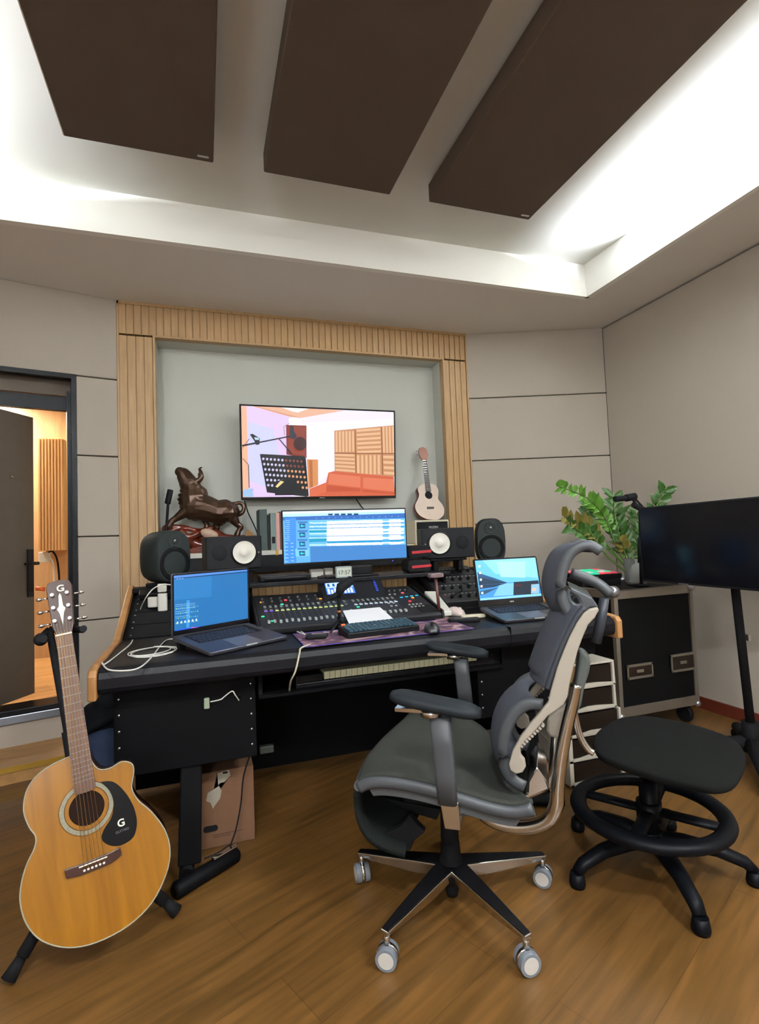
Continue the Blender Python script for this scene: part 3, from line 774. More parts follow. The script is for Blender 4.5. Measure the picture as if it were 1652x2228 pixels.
sp = [(-.345+w*(i+1), 0, .054) for i in range(nk-1) if i % 7 in (0, 1, 3, 4, 5)]; k1.location = sp[0]; rep(k1, sp[1:], pia)

# ---- desk mat
b = B(); mp = [atZ(672, 1412, DZ), atZ(1028, 1370, DZ), atZ(975, 1345, DZ), atZ(690, 1372, DZ)]
mz = [(.36, 2.01), (1.09, 2.04), (1.10, 2.33), (.36, 2.31)]
m_mat = bpy.data.materials.new('purple_print_mat'); m_mat.use_nodes = True
nt = m_mat.node_tree; bs = nt.nodes['Principled BSDF']; bs.inputs['Roughness'].default_value = .7
tc = nt.nodes.new('ShaderNodeTexCoord'); nz = nt.nodes.new('ShaderNodeTexNoise'); nz.inputs['Scale'].default_value = 7; nz.inputs['Distortion'].default_value = 2.5
cr = nt.nodes.new('ShaderNodeValToRGB'); cr.color_ramp.elements[0].color = (*hexc('#2a2040'), 1); cr.color_ramp.elements[0].position = .35
cr.color_ramp.elements[1].color = (*hexc('#b59a9c'), 1); cr.color_ramp.elements[1].position = .68
e = cr.color_ramp.elements.new(.5); e.color = (*hexc('#5b3440'), 1)
nt.links.new(tc.outputs['Object'], nz.inputs['Vector']); nt.links.new(nz.outputs[0], cr.inputs[0]); nt.links.new(cr.outputs[0], bs.inputs[0])
b.prism([(x, y, DZ+.0008) for x, y in mz], (0, 0, .003))
mat_ = thing('desk_mat', 'purple and pink printed desk mat under the keyboard and mouse', 'mat', (.72, 2.17, DZ))
b.build('printed_cloth', m_mat, mat_, world=True)
b = B(); loop = [(x, y, DZ+.0035) for x, y in mz]; b.tube(loop+[loop[0]], .0022, 6); b.build('stitched_edge', M('violet_stitching', hexc('#4a3c86'), .6), mat_, world=True)
MZ = DZ+.0045

# ---- mixing console
mx = thing('mixing_console', 'black digital mixing console with rows of faders and coloured lit buttons', 'mixer', (.655, 2.36, DZ+.001), math.radians(-1.5))
MWd, MDp, MH0, MH1 = .86, .42, .035, .125
# panel plane from front (y 0,z MH0) to back (y MDp, z MH1)
pa = math.atan2(MH1-MH0, MDp); PL = math.hypot(MDp, MH1-MH0)
b = B(); pr = [(-0.0, 0), (MDp+.03, 0), (MDp+.03, MH1+.005), (MDp, MH1), (.0, MH0), (-.012, MH0-.01)]
b.prism([(-MWd/2, y, z) for y, z in pr], (MWd, 0, 0)); b.build('body', M('console_body', (.016, .016, .018), .4), mx, bevel=.006)
for sx in (-1, 1):
    b = B(); b.prism([(sx*MWd/2-(.012 if sx < 0 else 0), y, z) for y, z in [(-.014, 0), (MDp+.035, 0), (MDp+.035, MH1+.016), (MDp, MH1+.012), (-.004, MH0+.010)]], (.012, 0, 0)); b.build('side_cheek', m_blk, mx, bevel=.004)
PM = Matrix.Translation((0, 0, MH0)) @ Matrix.Rotation(pa, 4, 'X')
def onp(x, s, h=0): return PM @ Vector((x, s*PL, h))
prot = Matrix.Rotation(pa, 3, 'X')
def pbox(x, s, w, l, h, mat_, name, h0=.0005):
    b = B(); b.cbox((0, 0, 0), (w, l, h), rot=prot); o = b.build(name, mat_, mx); o.location = onp(x, s, h0+h/2); return o
slot0 = pbox(0, .27, .003, .15, .0006, M('fader_slot_grey', (.05, .05, .05), .6), 'fader_slot')
cap0 = None
m_cap = M('fader_cap_grey', hexc('#9aa09a'), .5)
b = B(); b.cbox((0, 0, 0), (.011, .021, .009), rot=prot); b.cbox(tuple(prot @ Vector((0, 0, .0035))), (.0114, .003, .003), rot=prot); cap0 = b.build('fader_cap', m_cap, mx, bevel=.001)
b = B(); b.cbox((0, 0, 0), (.016, .007, .0016), rot=prot); st = {}
def strip(col, es=1.2):
    if col not in st: st[col] = b.build('scribble_strip', E(col, es), mx); return st[col], True
    return st[col], False
b2 = B(); b2.cbox((0, 0, 0), (.012, .008, .003), rot=prot); btn0 = b2.build('button', M('button_grey', hexc('#777c78'), .5), mx)
XS = [-.385+.0262*i for i in range(16)]+[.055+.0262*i for i in range(9)]
slots, caps, btns = [], [], []
for i, x in enumerate(XS):
    slots.append(onp(x, .24, .001)); caps.append(onp(x, .10+(.02 if i > 17 else .012*math.sin(i*2.1)) + (.14 if 14 < i < 16 else 0), .006))
    for s_ in (.50, .585, .63): btns.append(onp(x, s_, .002))
    col = '#8a5cf0' if i < 2 else ('#d6ee8a' if i < 15 else '#d0e0ff')
    if i < 15 or i > 15:
        o, new = strip(col)
        if new: o.location = onp(x, .46, .002)
        else: rep(o, [onp(x, .46, .002)], mx)
slot0.location = slots[0]; rep(slot0, slots[1:], mx); cap0.location = caps[0]; rep(cap0, caps[1:], mx)
btn0.location = btns[0]; rep(btn0, btns[1:], mx)
for k, (x, s_) in enumerate([(.315, .60), (.345, .61), (.375, .62), (.405, .63)]):
    o, new = strip('#28b8f2', 1.5)
    if new: o.location = onp(x, s_, .002)
    else: rep(o, [onp(x, s_, .002)], mx)
def led(col, x, s_, r=.007, es=1.6):
    b = B(); b.cbox((0, 0, 0), (r*2, r*1.5, .003), rot=prot); o = b.build('lit_button', E(col, es), mx, bevel=.0008); o.location = onp(x, s_, .003)
for a in [('#ff9a30', -.395, .78), ('#ff4a4a', -.275, .80), ('#30e8a0', -.30, .655), ('#ff9a30', -.10, .76), ('#ff9a30', -.04, .88), ('#30e88a', -.405, .30), ('#30e8a0', .055, .37), ('#ff5a70', .345, .76), ('#ff3a50', .335, .43), ('#ff9a30', .37, .55), ('#30e88a', .205, .98)]: led(*a)
led('#30e8a0', -.37, .14, .005)
# rotary knobs along the top and small right-hand buttons
b = B(); b.lathe([(.007, 0), (.006, .012), (.0045, .013)], axis=tuple(prot @ Vector((0, 0, 1))), seg=12); kn = b.build('rotary_knob', M('knob_dark', (.05, .05, .05), .4), mx)
ks = [onp(-.39+.045*i, .74, 0) for i in range(8)]+[onp(-.39+.045*i, .86, 0) for i in range(8)]+[onp(.25+.03*i, .84, 0) for i in range(5)]
kn.location = ks[0]; rep(kn, ks[1:], mx)
b = B(); b.cbox((0, 0, 0), (.010, .011, .003), rot=prot); rb = b.build('button', m_cap, mx); rs = [onp(x, s_, .002) for x in (.22, .245) for s_ in (.32, .42)]+[onp(x, s_, .002) for x in (.315, .335, .355, .375) for s_ in (.24, .32)]+[onp(.27+.028*i, .74, .002) for i in range(2)]
rb.location = rs[0]; rep(rb, rs[1:], mx)
b = B(); b.cbox(tuple(onp(.375, .16, .001)), (.08, .10, .002), rot=prot); b.build('blank_pad', m_blkmat, mx)
# raised display block
dsp = B(); dsp.prism([(x, y, z) for x, y, z in [(-.09, .28, .094), (-.09, .45, .128), (-.09, .45, .215), (-.09, .425, .205)]], (.34, 0, 0)); db = dsp.build('display_block', m_blk, mx, bevel=.005)
da = math.atan2(.205-.094, .425-.28); dm = Matrix.Translation(((-.045+.125)/2, (.28+.425)/2+.002, (.094+.205)/2+.005)) @ Matrix.Rotation(da-PI/2, 4, 'X')
f = homog([(735, 597), (835, 597), (858, 655), (670, 665)])
pp = [('#3c78f0', rect(0, 0, 1, 1)), ('#b8dcff', rect(.03, .12, .97, .5))]
for i in range(8): pp.append(('#e8f4ff', rect(.05+i*.115, .55+.1*math.sin(i*1.7)**2, .12+i*.115, .95)))
for i in range(5): pp.append(('#24509e', rect(.08+i*.18, .2, .16+i*.18, .42)))
pic = picture('display', .15, .10, pp, mx, dm @ Matrix.Translation((-.03, -.001, -.002)), es=1.3)
b = B(); b.box((0, 0, 0), (.006, .002, .09)); mt = B()
for k in range(7):
    mt = B(); mt.box((-.006, -.003, -.004), (.006, 0, .004)); o = mt.build('meter_led', E('#3050d8' if k < 5 else '#203080', .8), mx); o.matrix_local = dm @ Matrix.Translation((.165, -.001, -.045+.015*k))

# ---- outboard racks with knobs, left of the right-hand laptop
og = thing('rack_unit', 'black rack preamp panel with rows of knobs sloping beside the right laptop', 'audio rack unit', (1.38, 2.62, DZ+.002))
dy, dz = RB1[0]-RB0[0], RB1[1]-RB0[1]; L = math.hypot(dy, dz); oa = math.atan2(dz, dy)
OM = Matrix.Translation((0, -.02, .012)) @ Matrix.Rotation(oa, 4, 'X'); orot = Matrix.Rotation(oa, 3, 'X')
b = B(); b.box((-.155, 0, 0), (.20, L-.02, .035), mat=OM); b.build('face_plate', M('rack_face', (.02, .02, .021), .45), og, bevel=.003)
b = B(); b.lathe([(.010, 0), (.009, .016), (.007, .018)], axis=tuple(orot @ Vector((0, 0, 1))), seg=12); kn = b.build('rotary_knob', m_blk, og)
b = B(); b.cbox((0, 0, 0), (.009, .006, .003), rot=orot); wb = b.build('button', M('legend_grey', hexc('#8d8f8c'), .5), og)
ks, ws = [], []
for r in range(4):
    for c in range(6): ks.append(OM @ Vector((-.10+.052*c, .05+.105*r, .035)))
    for c in range(12): ws.append(OM @ Vector((-.12+.026*c, .09+.105*r, .036)))
kn.location = ks[0]; rep(kn, ks[1:], og); wb.location = ws[0]; rep(wb, ws[1:], og)
for k in range(3):
    b = B(); b.box((-.155, .10+.105*k+.008, .0352), (.2, .10+.105*k+.011, .0362), mat=OM); b.build('panel_line', m_blk, og)
for k, (x, y) in enumerate([(-.115, .075), (-.115, .19), (-.06, .30)]):
    b = B(); b.cbox(tuple(OM @ Vector((x, y, .037))), (.014, .005, .003), rot=orot); b.build('red_lamp', E('#8c2a30', .6), og)

# ---- monitor on the bridge
MON = Vector((.745, 2.80, 1.215))
mo = thing('computer_monitor', 'ultrawide monitor showing blue audio waveform tracks, on the desk bridge', 'monitor', (MON.x, MON.y, .991), math.radians(-1))
mw_, mh_ = .70, .292; cz = MON.z-.991
b = B(); b.box((-mw_/2, 0, cz-mh_/2), (mw_/2, .018, cz+mh_/2)); b.box((-mw_/2+.05, .018, cz-mh_/2+.03), (mw_/2-.05, .045, cz+mh_/2-.03)); b.build('bezel', m_blk, mo, bevel=.003)
b = B(); b.box((-.03, .045, .01), (.03, .065, cz+.03)); b.build('stand_column', m_blk, mo, bevel=.004)
b = B(); b.box((-.13, -.04, 0), (.13, .12, .012)); b.box((-.05, .0, .012), (.14, .05, .055)); b.build('stand_base', m_blk, mo, bevel=.004)
f = homog([(274, 103), (1094, 92), (1106, 437), (289, 478)])
P = [('#3a83d8', rect(260, 80, 1120, 490)), ('#62b4ff', rect(260, 95, 470, 480)), ('#bfe9ff', [(272, 100), (1096, 88), (1096, 122), (272, 142)]), ('#e8faff', [(272, 104), (1096, 92), (1096, 106), (272, 120)]),
     ('#2b6cc4', [(272, 143), (1097, 124), (1098, 158), (274, 168)]), ('#3f93ea', [(290, 150), (365, 148), (372, 472), (300, 476)])]
P.append(('#6ec4ff', [(456, 166), (1098, 158), (1104, 345), (462, 356)]))
# white waveforms with ragged envelopes
random.seed(3)
def wave(yc, hh, colr='#f4ffff', x0=573, k=1):
    n = 60; up_, dn = [], []
    for i in range(n+1):
        x = x0+(1090-x0)*i/n; e = hh*(.78+.22*random.random())
        if 945 < x < 990: e *= .35
        if x > 1066: e *= .5
        y = yc-(x-573)*.018
        up_.append((x, y-e)); dn.append((x, y+e))
    return (colr, up_+dn[::-1])
for yc, hh in ((187, 14), (213, 13), (248, 24), (272, 18), (305, 20), (340, 14)): P.append(wave(yc, hh))
P.append(wave(328, 7, '#12a0d8', 575))
for yc in (187, 213, 238, 264, 297, 346):
    pts = [(456+i*9.5, yc-(2+4*random.random())) for i in range(13)]; pts2 = [(x, yc+(2+4*random.random())) for x, _ in pts[::-1]]; P.append(('#ccf2ff', pts+pts2))
for y0 in (200, 226, 284, 322): P.append(('#1f7fcf', [(456, y0), (1098, y0-12), (1098, y0-9), (456, y0+3)]))
P.append(('#0aa0cc', [(456, 300), (573, 298), (573, 318), (456, 322)])); P.append(('#0aa0cc', [(456, 240), (573, 238), (573, 254), (456, 256)]))
P.append(('#3f86cf', [(462, 357), (1104, 345), (1108, 440), (466, 470)]))
P.append(('#7cd0f4', [(362, 372), (455, 366), (458, 424), (366, 428)]))
for y in (208, 272, 338, 405):
    P.append(('#1b4f8e', [(387, y-17), (427, y-18), (430, y+16), (391, y+17)])); P.append(('#25e0e8', [(392, y), (408, y-12), (408, y-4), (424, y-3), (424, y+4), (408, y+5), (408, y+11)]))
for i in range(5): P.append(('#153a6e', rect(582+i*43, 121, 612+i*43, 133)))
for i in range(14): P.append(('#9fd4ff', rect(500+i*42, 152-i*.7, 508+i*42, 155-i*.7)))
for i in range(11): P.append(('#b8e4ff', rect(292+(i % 3)*5, 168+i*14, 322, 171+i*14)))
for i in range(6): P.append(('#a9dcff', rect(290+i*.8, 330+i*26, 312+i, 335+i*26))); P.append(('#a9dcff', rect(330+i*.8, 330+i*25, 348+i, 335+i*25)))
for i in range(4): P.append(('#2f70ba', rect(376, 176+i*64, 442, 186+i*64)))
picture('screen', mw_-.014, mh_-.018, P, mo, Matrix.Translation((0, -.0006, cz+.002)), f=f, es=1.0)
b = B(); b.ball((.26, -.001, cz-mh_/2-.003), .003); b.build('power_lamp', E('#6a50ff', 2), mo)

# ---- small clock
ck = thing('digital_clock', 'small grey digital clock reading 17:57 in front of the monitor stand', 'clock', (*atY(748, 1252, 2.745).xy, .991), 0)
b = B(); b.rbox((0, 0, .031), (.088, .02, .060), .006, axis=1); b.build('case', M('clock_case', hexc('#8f9690'), .5), ck)
b = B(); b.box((-.038, -.0112, .008), (.038, -.010, .054)); b.build('lcd', M('lcd_grey', hexc('#b9beb0'), .4), ck)
text('17:57', .031, (0, -.0116, .028), Euler((PI/2, 0, 0)), M('lcd_digit', (.05, .055, .05), .5), 'digits', ck)
# ---- small things on the bridge
def bbox_thing(name, u0, u1, v0, v1, Y, dep, mat_, lab, cat, z0=None, group=None, bev=.004):
    p, q = atY(u0, v1, Y), atY(u1, v0, Y)
    if z0 is not None: p.z = z0
    b = B(); b.box((p.x, Y, p.z), (q.x, Y+dep, q.z)); return tag(recentre(b.build(name, mat_, bevel=bev)), lab, cat, group)
m_wb = M('white_plastic', hexc('#c9c7bc'), .45)
bbox_thing('power_brick', 677, 704, 1238, 1252, 2.90, .05, m_wb, 'small white box left of the clock under the monitor', 'box', .991, 'white boxes under the monitor')
bbox_thing('power_brick', 708, 725, 1236, 1250, 2.90, .05, m_wb, 'narrow white box right beside the digital clock', 'box', .991, 'white boxes under the monitor')
b = B(); q0, q1 = atY(566, 1255, 2.80), atY(676, 1255, 2.80); b.box((q0.x, 2.80, .991), (q1.x, 2.98, .991+.030)); b.box((q0.x+.02, 2.79, .991+.006), (q1.x-.02, 2.80, .991+.022))
tag(recentre(b.build('interface_box', m_blk, bevel=.012, bseg=3)), 'flat black box lying on the left end of the bridge', 'box')
for k, (v0, v1, z) in enumerate([(1216, 1244, .991), (1187, 1213, .991+.083)]):
    p, q = atY(888, v1, 2.83), atY(937, v0, 2.83)
    t = thing('zip_case', ['lower of two black zip cases with red band right of the monitor', 'upper of two black zip cases with red band right of the monitor'][k], 'case', ((p.x+q.x)/2, 2.88, z), 0, 'black and red cases')
    w2 = (q.x-p.x)/2
    b = B(); b.rbox((0, 0, .036), (w2*2, .11, .070), .018, axis=1); b.build('shell', m_blkmat, t, bevel=.003)
    b = B(); b.cbox((.012, -.056, .032), (w2*1.7, .004, .016), rot=Matrix.Rotation(-.03, 3, 'Y')); b.build('red_band', M('red_fabric', hexc('#a4232c'), .7), t, bevel=.002)

# ---- loudspeakers
def egg_speaker(name, loc, rz, w, h, d, lab, lamp=False):
    t = thing(name, lab, 'speaker', loc, rz, 'rounded grey loudspeakers')
    def ring(y, kx_, kz, n=32, p=3.6):
        out = []
        for i in range(n):
            a = 2*PI*i/n; c, s_ = math.cos(a), math.sin(a)
            x = w/2*kx_*math.copysign(abs(c)**(2/p), c); z = h/2*kz*math.copysign(abs(s_)**(2/p), s_)
            x *= 1-.10*(z/(h/2))**2*(1 if z > 0 else .8)
            out.append(Vector((x, y, z+h/2+.02)))
        return out
    rows = [ring(-d/2+.004, .90, .92), ring(-d/2+.012, .97, .975), ring(-d/2+.04, 1, 1), ring(d/2-.06, .97, .97), ring(d/2-.015, .86, .88), ring(d/2, .75, .78)]
    b = B(); b.grid(rows, closed=True)
    b.add(rows[-1], [tuple(range(32))]); b.build('cabinet', m_dkgrey, t)
    # front baffle with wave-guide dishes
    b = B(); fr = ring(-d/2+.004, .90, .92); fy = -d/2+.004
    def dish(cx, cz, r1, r2, dep, seg=28):
        b.lathe([(r2, dep), (r2*.98+.002, dep-.002), (r1*.75, dep*.35), (r1, 0)], (cx, fy-.0008, cz), (0, 1, 0), seg, 0, True, False)
    b.add(fr, [tuple(range(32))]); b.build('baffle', m_dkgrey, t)
    for (cz_, r1, r2, nm) in ((h*.36+.02, w*.41, w*.34, 'woofer'), (h*.79+.02, w*.19, w*.05, 'tweeter')):
        b = B()
        b.lathe([(r1*1.06, 0), (r1*1.03, -.0035), (r1*.97, -.004), (r2, .012 if nm == 'tweeter' else -.0005), (r2*.25, .004 if nm == 'woofer' else .010), (0, .0035 if nm == 'woofer' else .004)], (0, fy, cz_), (0, 1, 0), 28, 0, True, False)
        b.build(nm, m_dkgrey if nm == 'tweeter' else M('black_cone', (.002, .002, .0022), .7), t)
        if nm == 'tweeter':
            b = B(); b.ball((0, fy-.004, cz_), (.011, .006, .011)); b.build('dome', M('tweeter_dome', (.12, .12, .12), .25, .6), t)
    b = B(); b.rbox((0, 0, .011), (w*.72, d*.72, .022), .02); b.build('foot', m_blkmat, t)
    if lamp:
        b = B(); b.box((.02, fy-.003, .030), (.045, fy-.001, .036)); b.build('green_lamp', E('#58ff30', 2.5), t)
    return t
egg_speaker('loudspeaker', (-.195, 3.00, .985), math.radians(38), .205, .272, .19, 'rounded dark grey loudspeaker standing at the left end of the desk')
egg_speaker('loudspeaker', (1.735, 2.99, .985), math.radians(-22), .185, .288, .18, 'rounded dark grey loudspeaker with green lamp by the right-hand wall panels', True)
def hs_speaker(loc, rz, w, h, d, flip, lab, stand):
    t = thing('studio_monitor_speaker', lab, 'speaker', loc, rz, 'black speakers with white cones')
    b = B(); b.box((-w/2, -d/2, 0), (w/2, d/2, h)); b.build('cabinet', M('black_vinyl_box', (.007, .007, .008), .5, spec=.16), t, bevel=.005)
    s = -1 if flip else 1; cx = s*w*.17; fy = -d/2
    b = B(); b.lathe([(h*.40, 0), (h*.40, -.004), (h*.36, -.006), (h*.345, -.002)], (cx, fy, h*.5), (0, 1, 0), 32, 0, True, False); b.build('surround', m_blk, t)
    b = B(); b.lathe([(h*.345, -.003), (h*.14, .006), (h*.135, .004)], (cx, fy-.008, h*.5), (0, 1, 0), 32, 0, True, False)
    b.lathe([(h*.14, .0045), (h*.12, .001), (h*.06, -.0015), (0, -.0022)], (cx, fy-.008, h*.5), (0, 1, 0), 32, 0, True, False); b.build('white_cone', M('white_cone', hexc('#dcd9cc'), .5), t); t.children[-1]['label'] = 'white cone'
    b = B(); b.lathe([(h*.22, 0), (h*.2, -.002), (h*.07, .001), (0, -.003)], (-s*w*.27, fy-.001, h*.5), (0, 1, 0), 24, 0, True, False); b.build('tweeter', m_blkmat, t)
    b = B(); b.ball((s*w*.44, fy-.001, h*.48), .005); b.build('logo_badge', M('badge_grey', (.25, .25, .25), .4), t)
    return t
z1 = atY(500, 1236, 2.86).z
hs_speaker((.145, 2.97, 1.062), math.radians(6), .285, .172, .2, False, 'black speaker on its side with white cone, left of the monitor', .08)
hs_speaker((1.40, 2.94, 1.062), math.radians(-14), .315, .178, .2, True, 'black speaker on its side with white cone, right of the monitor', .08)
def sp_stand(loc, rz, w, lab):
    t = thing('speaker_stand', lab, 'stand', loc, rz, 'low stands under the white-coned speakers')
    b = B(); b.box((-w/2, -.09, .062), (w/2, .09, .076)); b.build('top_plate', m_rack, t, bevel=.003)
    for sx in (-1, 1):
        b = B(); b.box((sx*w*.34-.014, -.08, .0), (sx*w*.34+.014, .08, .062)); b.build('leg', m_rack, t, bevel=.004)
sp_stand((.145, 2.97, .985), math.radians(6), .24, 'black block stand under the left white-coned speaker'); sp_stand((1.40, 2.94, .985), math.radians(-14), .22, 'black bracket stand under the right white-coned speaker')
# ================================================================ THINGS ON THE WORKTOP
def frame_from(O, X, Yv):
    """matrix with origin O, x towards X, y roughly towards Yv"""
    x = (X-O).normalized(); y = (Yv-O); y = (y-x*y.dot(x)).normalized(); z = x.cross(y)
    return Matrix(((x.x, y.x, z.x, O.x), (x.y, y.y, z.y, O.y), (x.z, y.z, z.z, O.z), (0, 0, 0, 1)))
def laptop(name, lab, O, rz, tiltb, w, d, sh, open_, body, pic, f, keyrows, es=1.0, keycol=(.01, .01, .012), vents=True):
    """O = front left corner on the desk; base rises to the back by tiltb; screen opened by open_ from the base"""
    t = thing(name, lab, 'laptop', O, rot=(tiltb, 0, rz))
    b = B(); b.rbox((w/2, d/2, .008), (w, d, .014), .012); b.build('base', body, t)
    b = B(); b.box((w*.34, .008, .0152), (w*.66, d*.42, .0158)); b.build('trackpad', M('trackpad_'+name, tuple(min(1, c*1.25) for c in body.node_tree.nodes['Principled BSDF'].inputs[0].default_value[:3]), .3), t)
    b = B(); b.box((w*.30, -.0012, .006), (w*.30+.06, .004, .0155)) if False else b.box((w*.43, -.0008, .011), (w*.57, .003, .0157)); b.build('lid_notch', M('bright_notch', hexc('#a9a9a6'), .3), t)
    kw, kd = w*.055, d*.075
    b = B(); b.box((w*.10, d*.48, .0150), (w*.90, d*.93, .0155)); b.build('key_well', m_blkmat, t)
    b = B(); b.rbox((0, 0, .001), (kw*.86, kd*.82, .002), .002); k0 = b.build('key', M('key_'+name, keycol, .45, emit=(.35, .5, 1), es=.02), t)
    sp_ = [(w*.135+kw*c+(kw*.2*(r % 2)), d*.52+kd*1.0*r, .0156) for r in range(5) for c in range(13)]
    k0.location = sp_[0]; rep(k0, sp_[1:], t)
    # lid
    HM = Matrix.Translation((0, d-.004, .014)) @ Matrix.Rotation(-(open_-PI/2), 4, 'X')   # local z up along the lid
    b = B(); b.rbox((w/2, .004, sh/2), (w, .007, sh), .01, axis=1); o = b.build('lid', body if vents else m_blk, t); o.matrix_local = HM
    b = B(); b.box((.004, .0, .004), (w-.004, .001, sh-.004)); o = b.build('screen_bezel', m_blkgloss, t); o.matrix_local = HM @ Matrix.Translation((0, -.0012, 0))
    m0 = .022 if vents else .034
    s_ = picture('screen', w-.018, sh-m0-.008, pic, t, Matrix.Identity(4), f=f, es=es); s_.matrix_local = HM @ Matrix.Translation((w/2, -.0016, (sh+m0-.008)/2))
    return t, HM
m_spgrey = M('space_grey', hexc('#4a4a52'), .38, .7)
# left laptop
f = homog([(676, 368), (1230, 324), (1243, 682), (684, 768)])
P = [('#1f74b8', rect(650, 300, 1260, 790)), ('#5a92e8', [(676, 366), (1230, 322), (1230, 334), (676, 386)]), ('#123f70', [(676, 386), (1230, 338), (1230, 344), (676, 392)]), ('#2a80c6', [(676, 392), (960, 370), (960, 520), (676, 545)])]
for i in range(3): P.append(('#a8d4ff', rect(696+i*20, 388-i, 708+i*20, 392-i)))
P.append(('#3f9ae0', rect(772, 545, 796, 745)))
for r, y in enumerate((568, 580, 600, 618, 634, 656)): P.append(('#8ac4f0', [(688, y+8), (838 if r < 3 else 800, y-4), (838 if r < 3 else 800, y-1), (688, y+11)]))
for i in range(6): P.append(('#dcecf8', rect(700+i*28, 700-i*4, 712+i*28, 716-i*4)))
for i in range(12):
    for j in range(4): P.append(('#5fb0e8' if (i+j) % 3 else '#a8e070', rect(692+i*14, 600+j*36-i*1.5, 698+i*14, 608+j*36-i*1.5)))
P.append(('#2a5cf0', [(692, 758), (862, 732), (862, 740), (692, 766)])); P.append(('#ff70a0', rect(800, 740, 850, 744)))
O = Vector((.015, 2.02, DZ+.001)); mw1 = math.radians(34)
lp, HM = laptop('laptop', 'dark grey laptop with deep blue screen on the left of the desk', O, math.radians(33), math.radians(8), .37, .26, .245, math.radians(97), m_spgrey, P, f, 5)
b = B()
for sx in (.03, .34): b.box((sx-.015, .225, -.034), (sx+.015, .245, .001))
b.build('rear_foot', m_blkmat, lp)
# right laptop
f = homog([(552, 436), (966, 402), (1035, 662), (612, 704)])
P = [('#67c0f8', rect(540, 390, 1050, 720)), ('#8ad8ff', [(600, 420), (966, 402), (1000, 540), (700, 520)]), ('#a6f0f4', [(700, 440), (900, 430), (910, 540), (740, 540)]),
     ('#3f8fdc', [(590, 590), (840, 574), (1010, 570), (1035, 662), (612, 704)]), ('#7cc0f0', [(740, 585), (850, 578), (850, 660), (700, 672)]),
     ('#20507c', [(575, 512), (620, 528), (700, 550), (790, 578), (592, 592)]), ('#16364f', [(585, 545), (700, 566), (790, 580), (594, 600)]), ('#22506e', [(605, 640), (700, 620), (735, 610), (640, 660), (606, 668)]),
     ('#123450', [(600, 600), (780, 582), (700, 610), (602, 625)]),
     ('#1a2838', [(832, 572), (1003, 556), (1022, 648), (838, 662)]), ('#5a1c2c', rect(845, 590, 890, 600)), ('#8cb8d8', [(955, 585), (1008, 580), (1018, 645), (960, 650)]), ('#d8b8a0', rect(965, 610, 990, 630)),
     ('#86ccff', [(607, 690), (1031, 645), (1035, 660), (612, 704)])]
for i in range(5): P.append(('#ffd0c0' if i % 2 else '#e0f0ff', rect(578+i*9, 465+i*45, 592+i*9, 480+i*45)))
lp2, HM2 = laptop('laptop', 'black laptop with bright lake wallpaper at the right end of the desk', (1.265, 2.085, DZ+.001), math.radians(-3), math.radians(7), .36, .25, .24, math.radians(108), M('black_laptop_body', (.02, .02, .024), .35), P, f, 5, es=1.25, vents=False)
text('ASUS', .010, tuple(HM2 @ Vector((.18, -.0026, .018))), (HM2.to_3x3() @ Matrix.Rotation(PI/2, 3, 'X')).to_euler(), M('silver_print', (.6, .6, .6), .4), 'brand_mark', lp2)

# ---- compact keyboard, mouse, pad of paper, remotes
kb = thing('mechanical_keyboard', 'compact black keyboard with teal-lit keys and one orange key on the desk mat', 'keyboard', (.545, 2.075, MZ), math.radians(6))
kwid, kdep = .325, .125
b = B(); b.prism([(0, 0, 0), (0, kdep, 0), (0, kdep, .038), (0, 0, .022)], (kwid, 0, 0)); b.build('case', m_blk, kb, bevel=.003)
m_key = M('dark_teal_keycap', hexc('#1c3038'), .5, emit=hexc('#2a7aa0'), es=.06)
ka = math.atan2(.016, kdep)
b = B(); b.cbox((0, 0, 0), (.0175, .0175, .009), rot=Matrix.Rotation(ka, 3, 'X')); k0 = b.build('keycap', m_key, kb, bevel=.0025)
kk = [(.018+.0207*c, .018+.0215*r, .028+.0215*r*math.tan(ka)) for r in range(5) for c in range(15) if not (r == 0 and 3 < c < 9) and not (r == 4 and c == 0)]
k0.location = kk[0]; rep(k0, kk[1:], kb)
b = B(); b.cbox((.018+.0207*6, .018, .028), (.105, .0175, .009), rot=Matrix.Rotation(ka, 3, 'X')); b.build('space_bar', m_key, kb, bevel=.0025)
b = B(); b.cbox((.018, .018+.0215*4, .0395), (.0175, .0175, .009), rot=Matrix.Rotation(ka, 3, 'X')); o = b.build('escape_key', M('orange_keycap', hexc('#f0602c'), .5), kb, bevel=.0025); o['label'] = 'orange escape key'
mo2 = thing('computer_mouse', 'black computer mouse on the right side of the desk mat', 'mouse', (*atZ(940, 1373, MZ).xy, MZ), math.radians(70))
def mouse_mesh(parent, mat_, L=.12, Wd=.066, Hh=.038):
    b = B(); rows = []
    for i in range(11):
        t = i/10; x = -L/2+L*t; hw = Wd/2*math.sin(PI*(.12+.80*t))**.45; hh = Hh*math.sin(PI*(.10+.82*t))**.7
        if i in (0, 10): hw *= .6; hh *= .5
        rows.append([Vector((x, hw*math.cos(a), .001+hh*max(0, math.sin(a))**.8)) for a in [PI*k/12 for k in range(13)]])
    b.grid(rows)
    for r in (rows[0], rows[-1]): b.add(r, [tuple(range(13))])
    b.add([r[0] for r in rows]+[r[-1] for r in rows[::-1]], [tuple(range(22))])
    return b.build('shell', mat_, parent, smooth_all=True)
mouse_mesh(mo2, M('mouse_black', (.02, .02, .022), .35))
b = B(); b.cyl((-.035, -.005, .030), .010, .010, axis=(0, 1, 0), seg=14); b.build('scroll_wheel', m_blkmat, mo2)
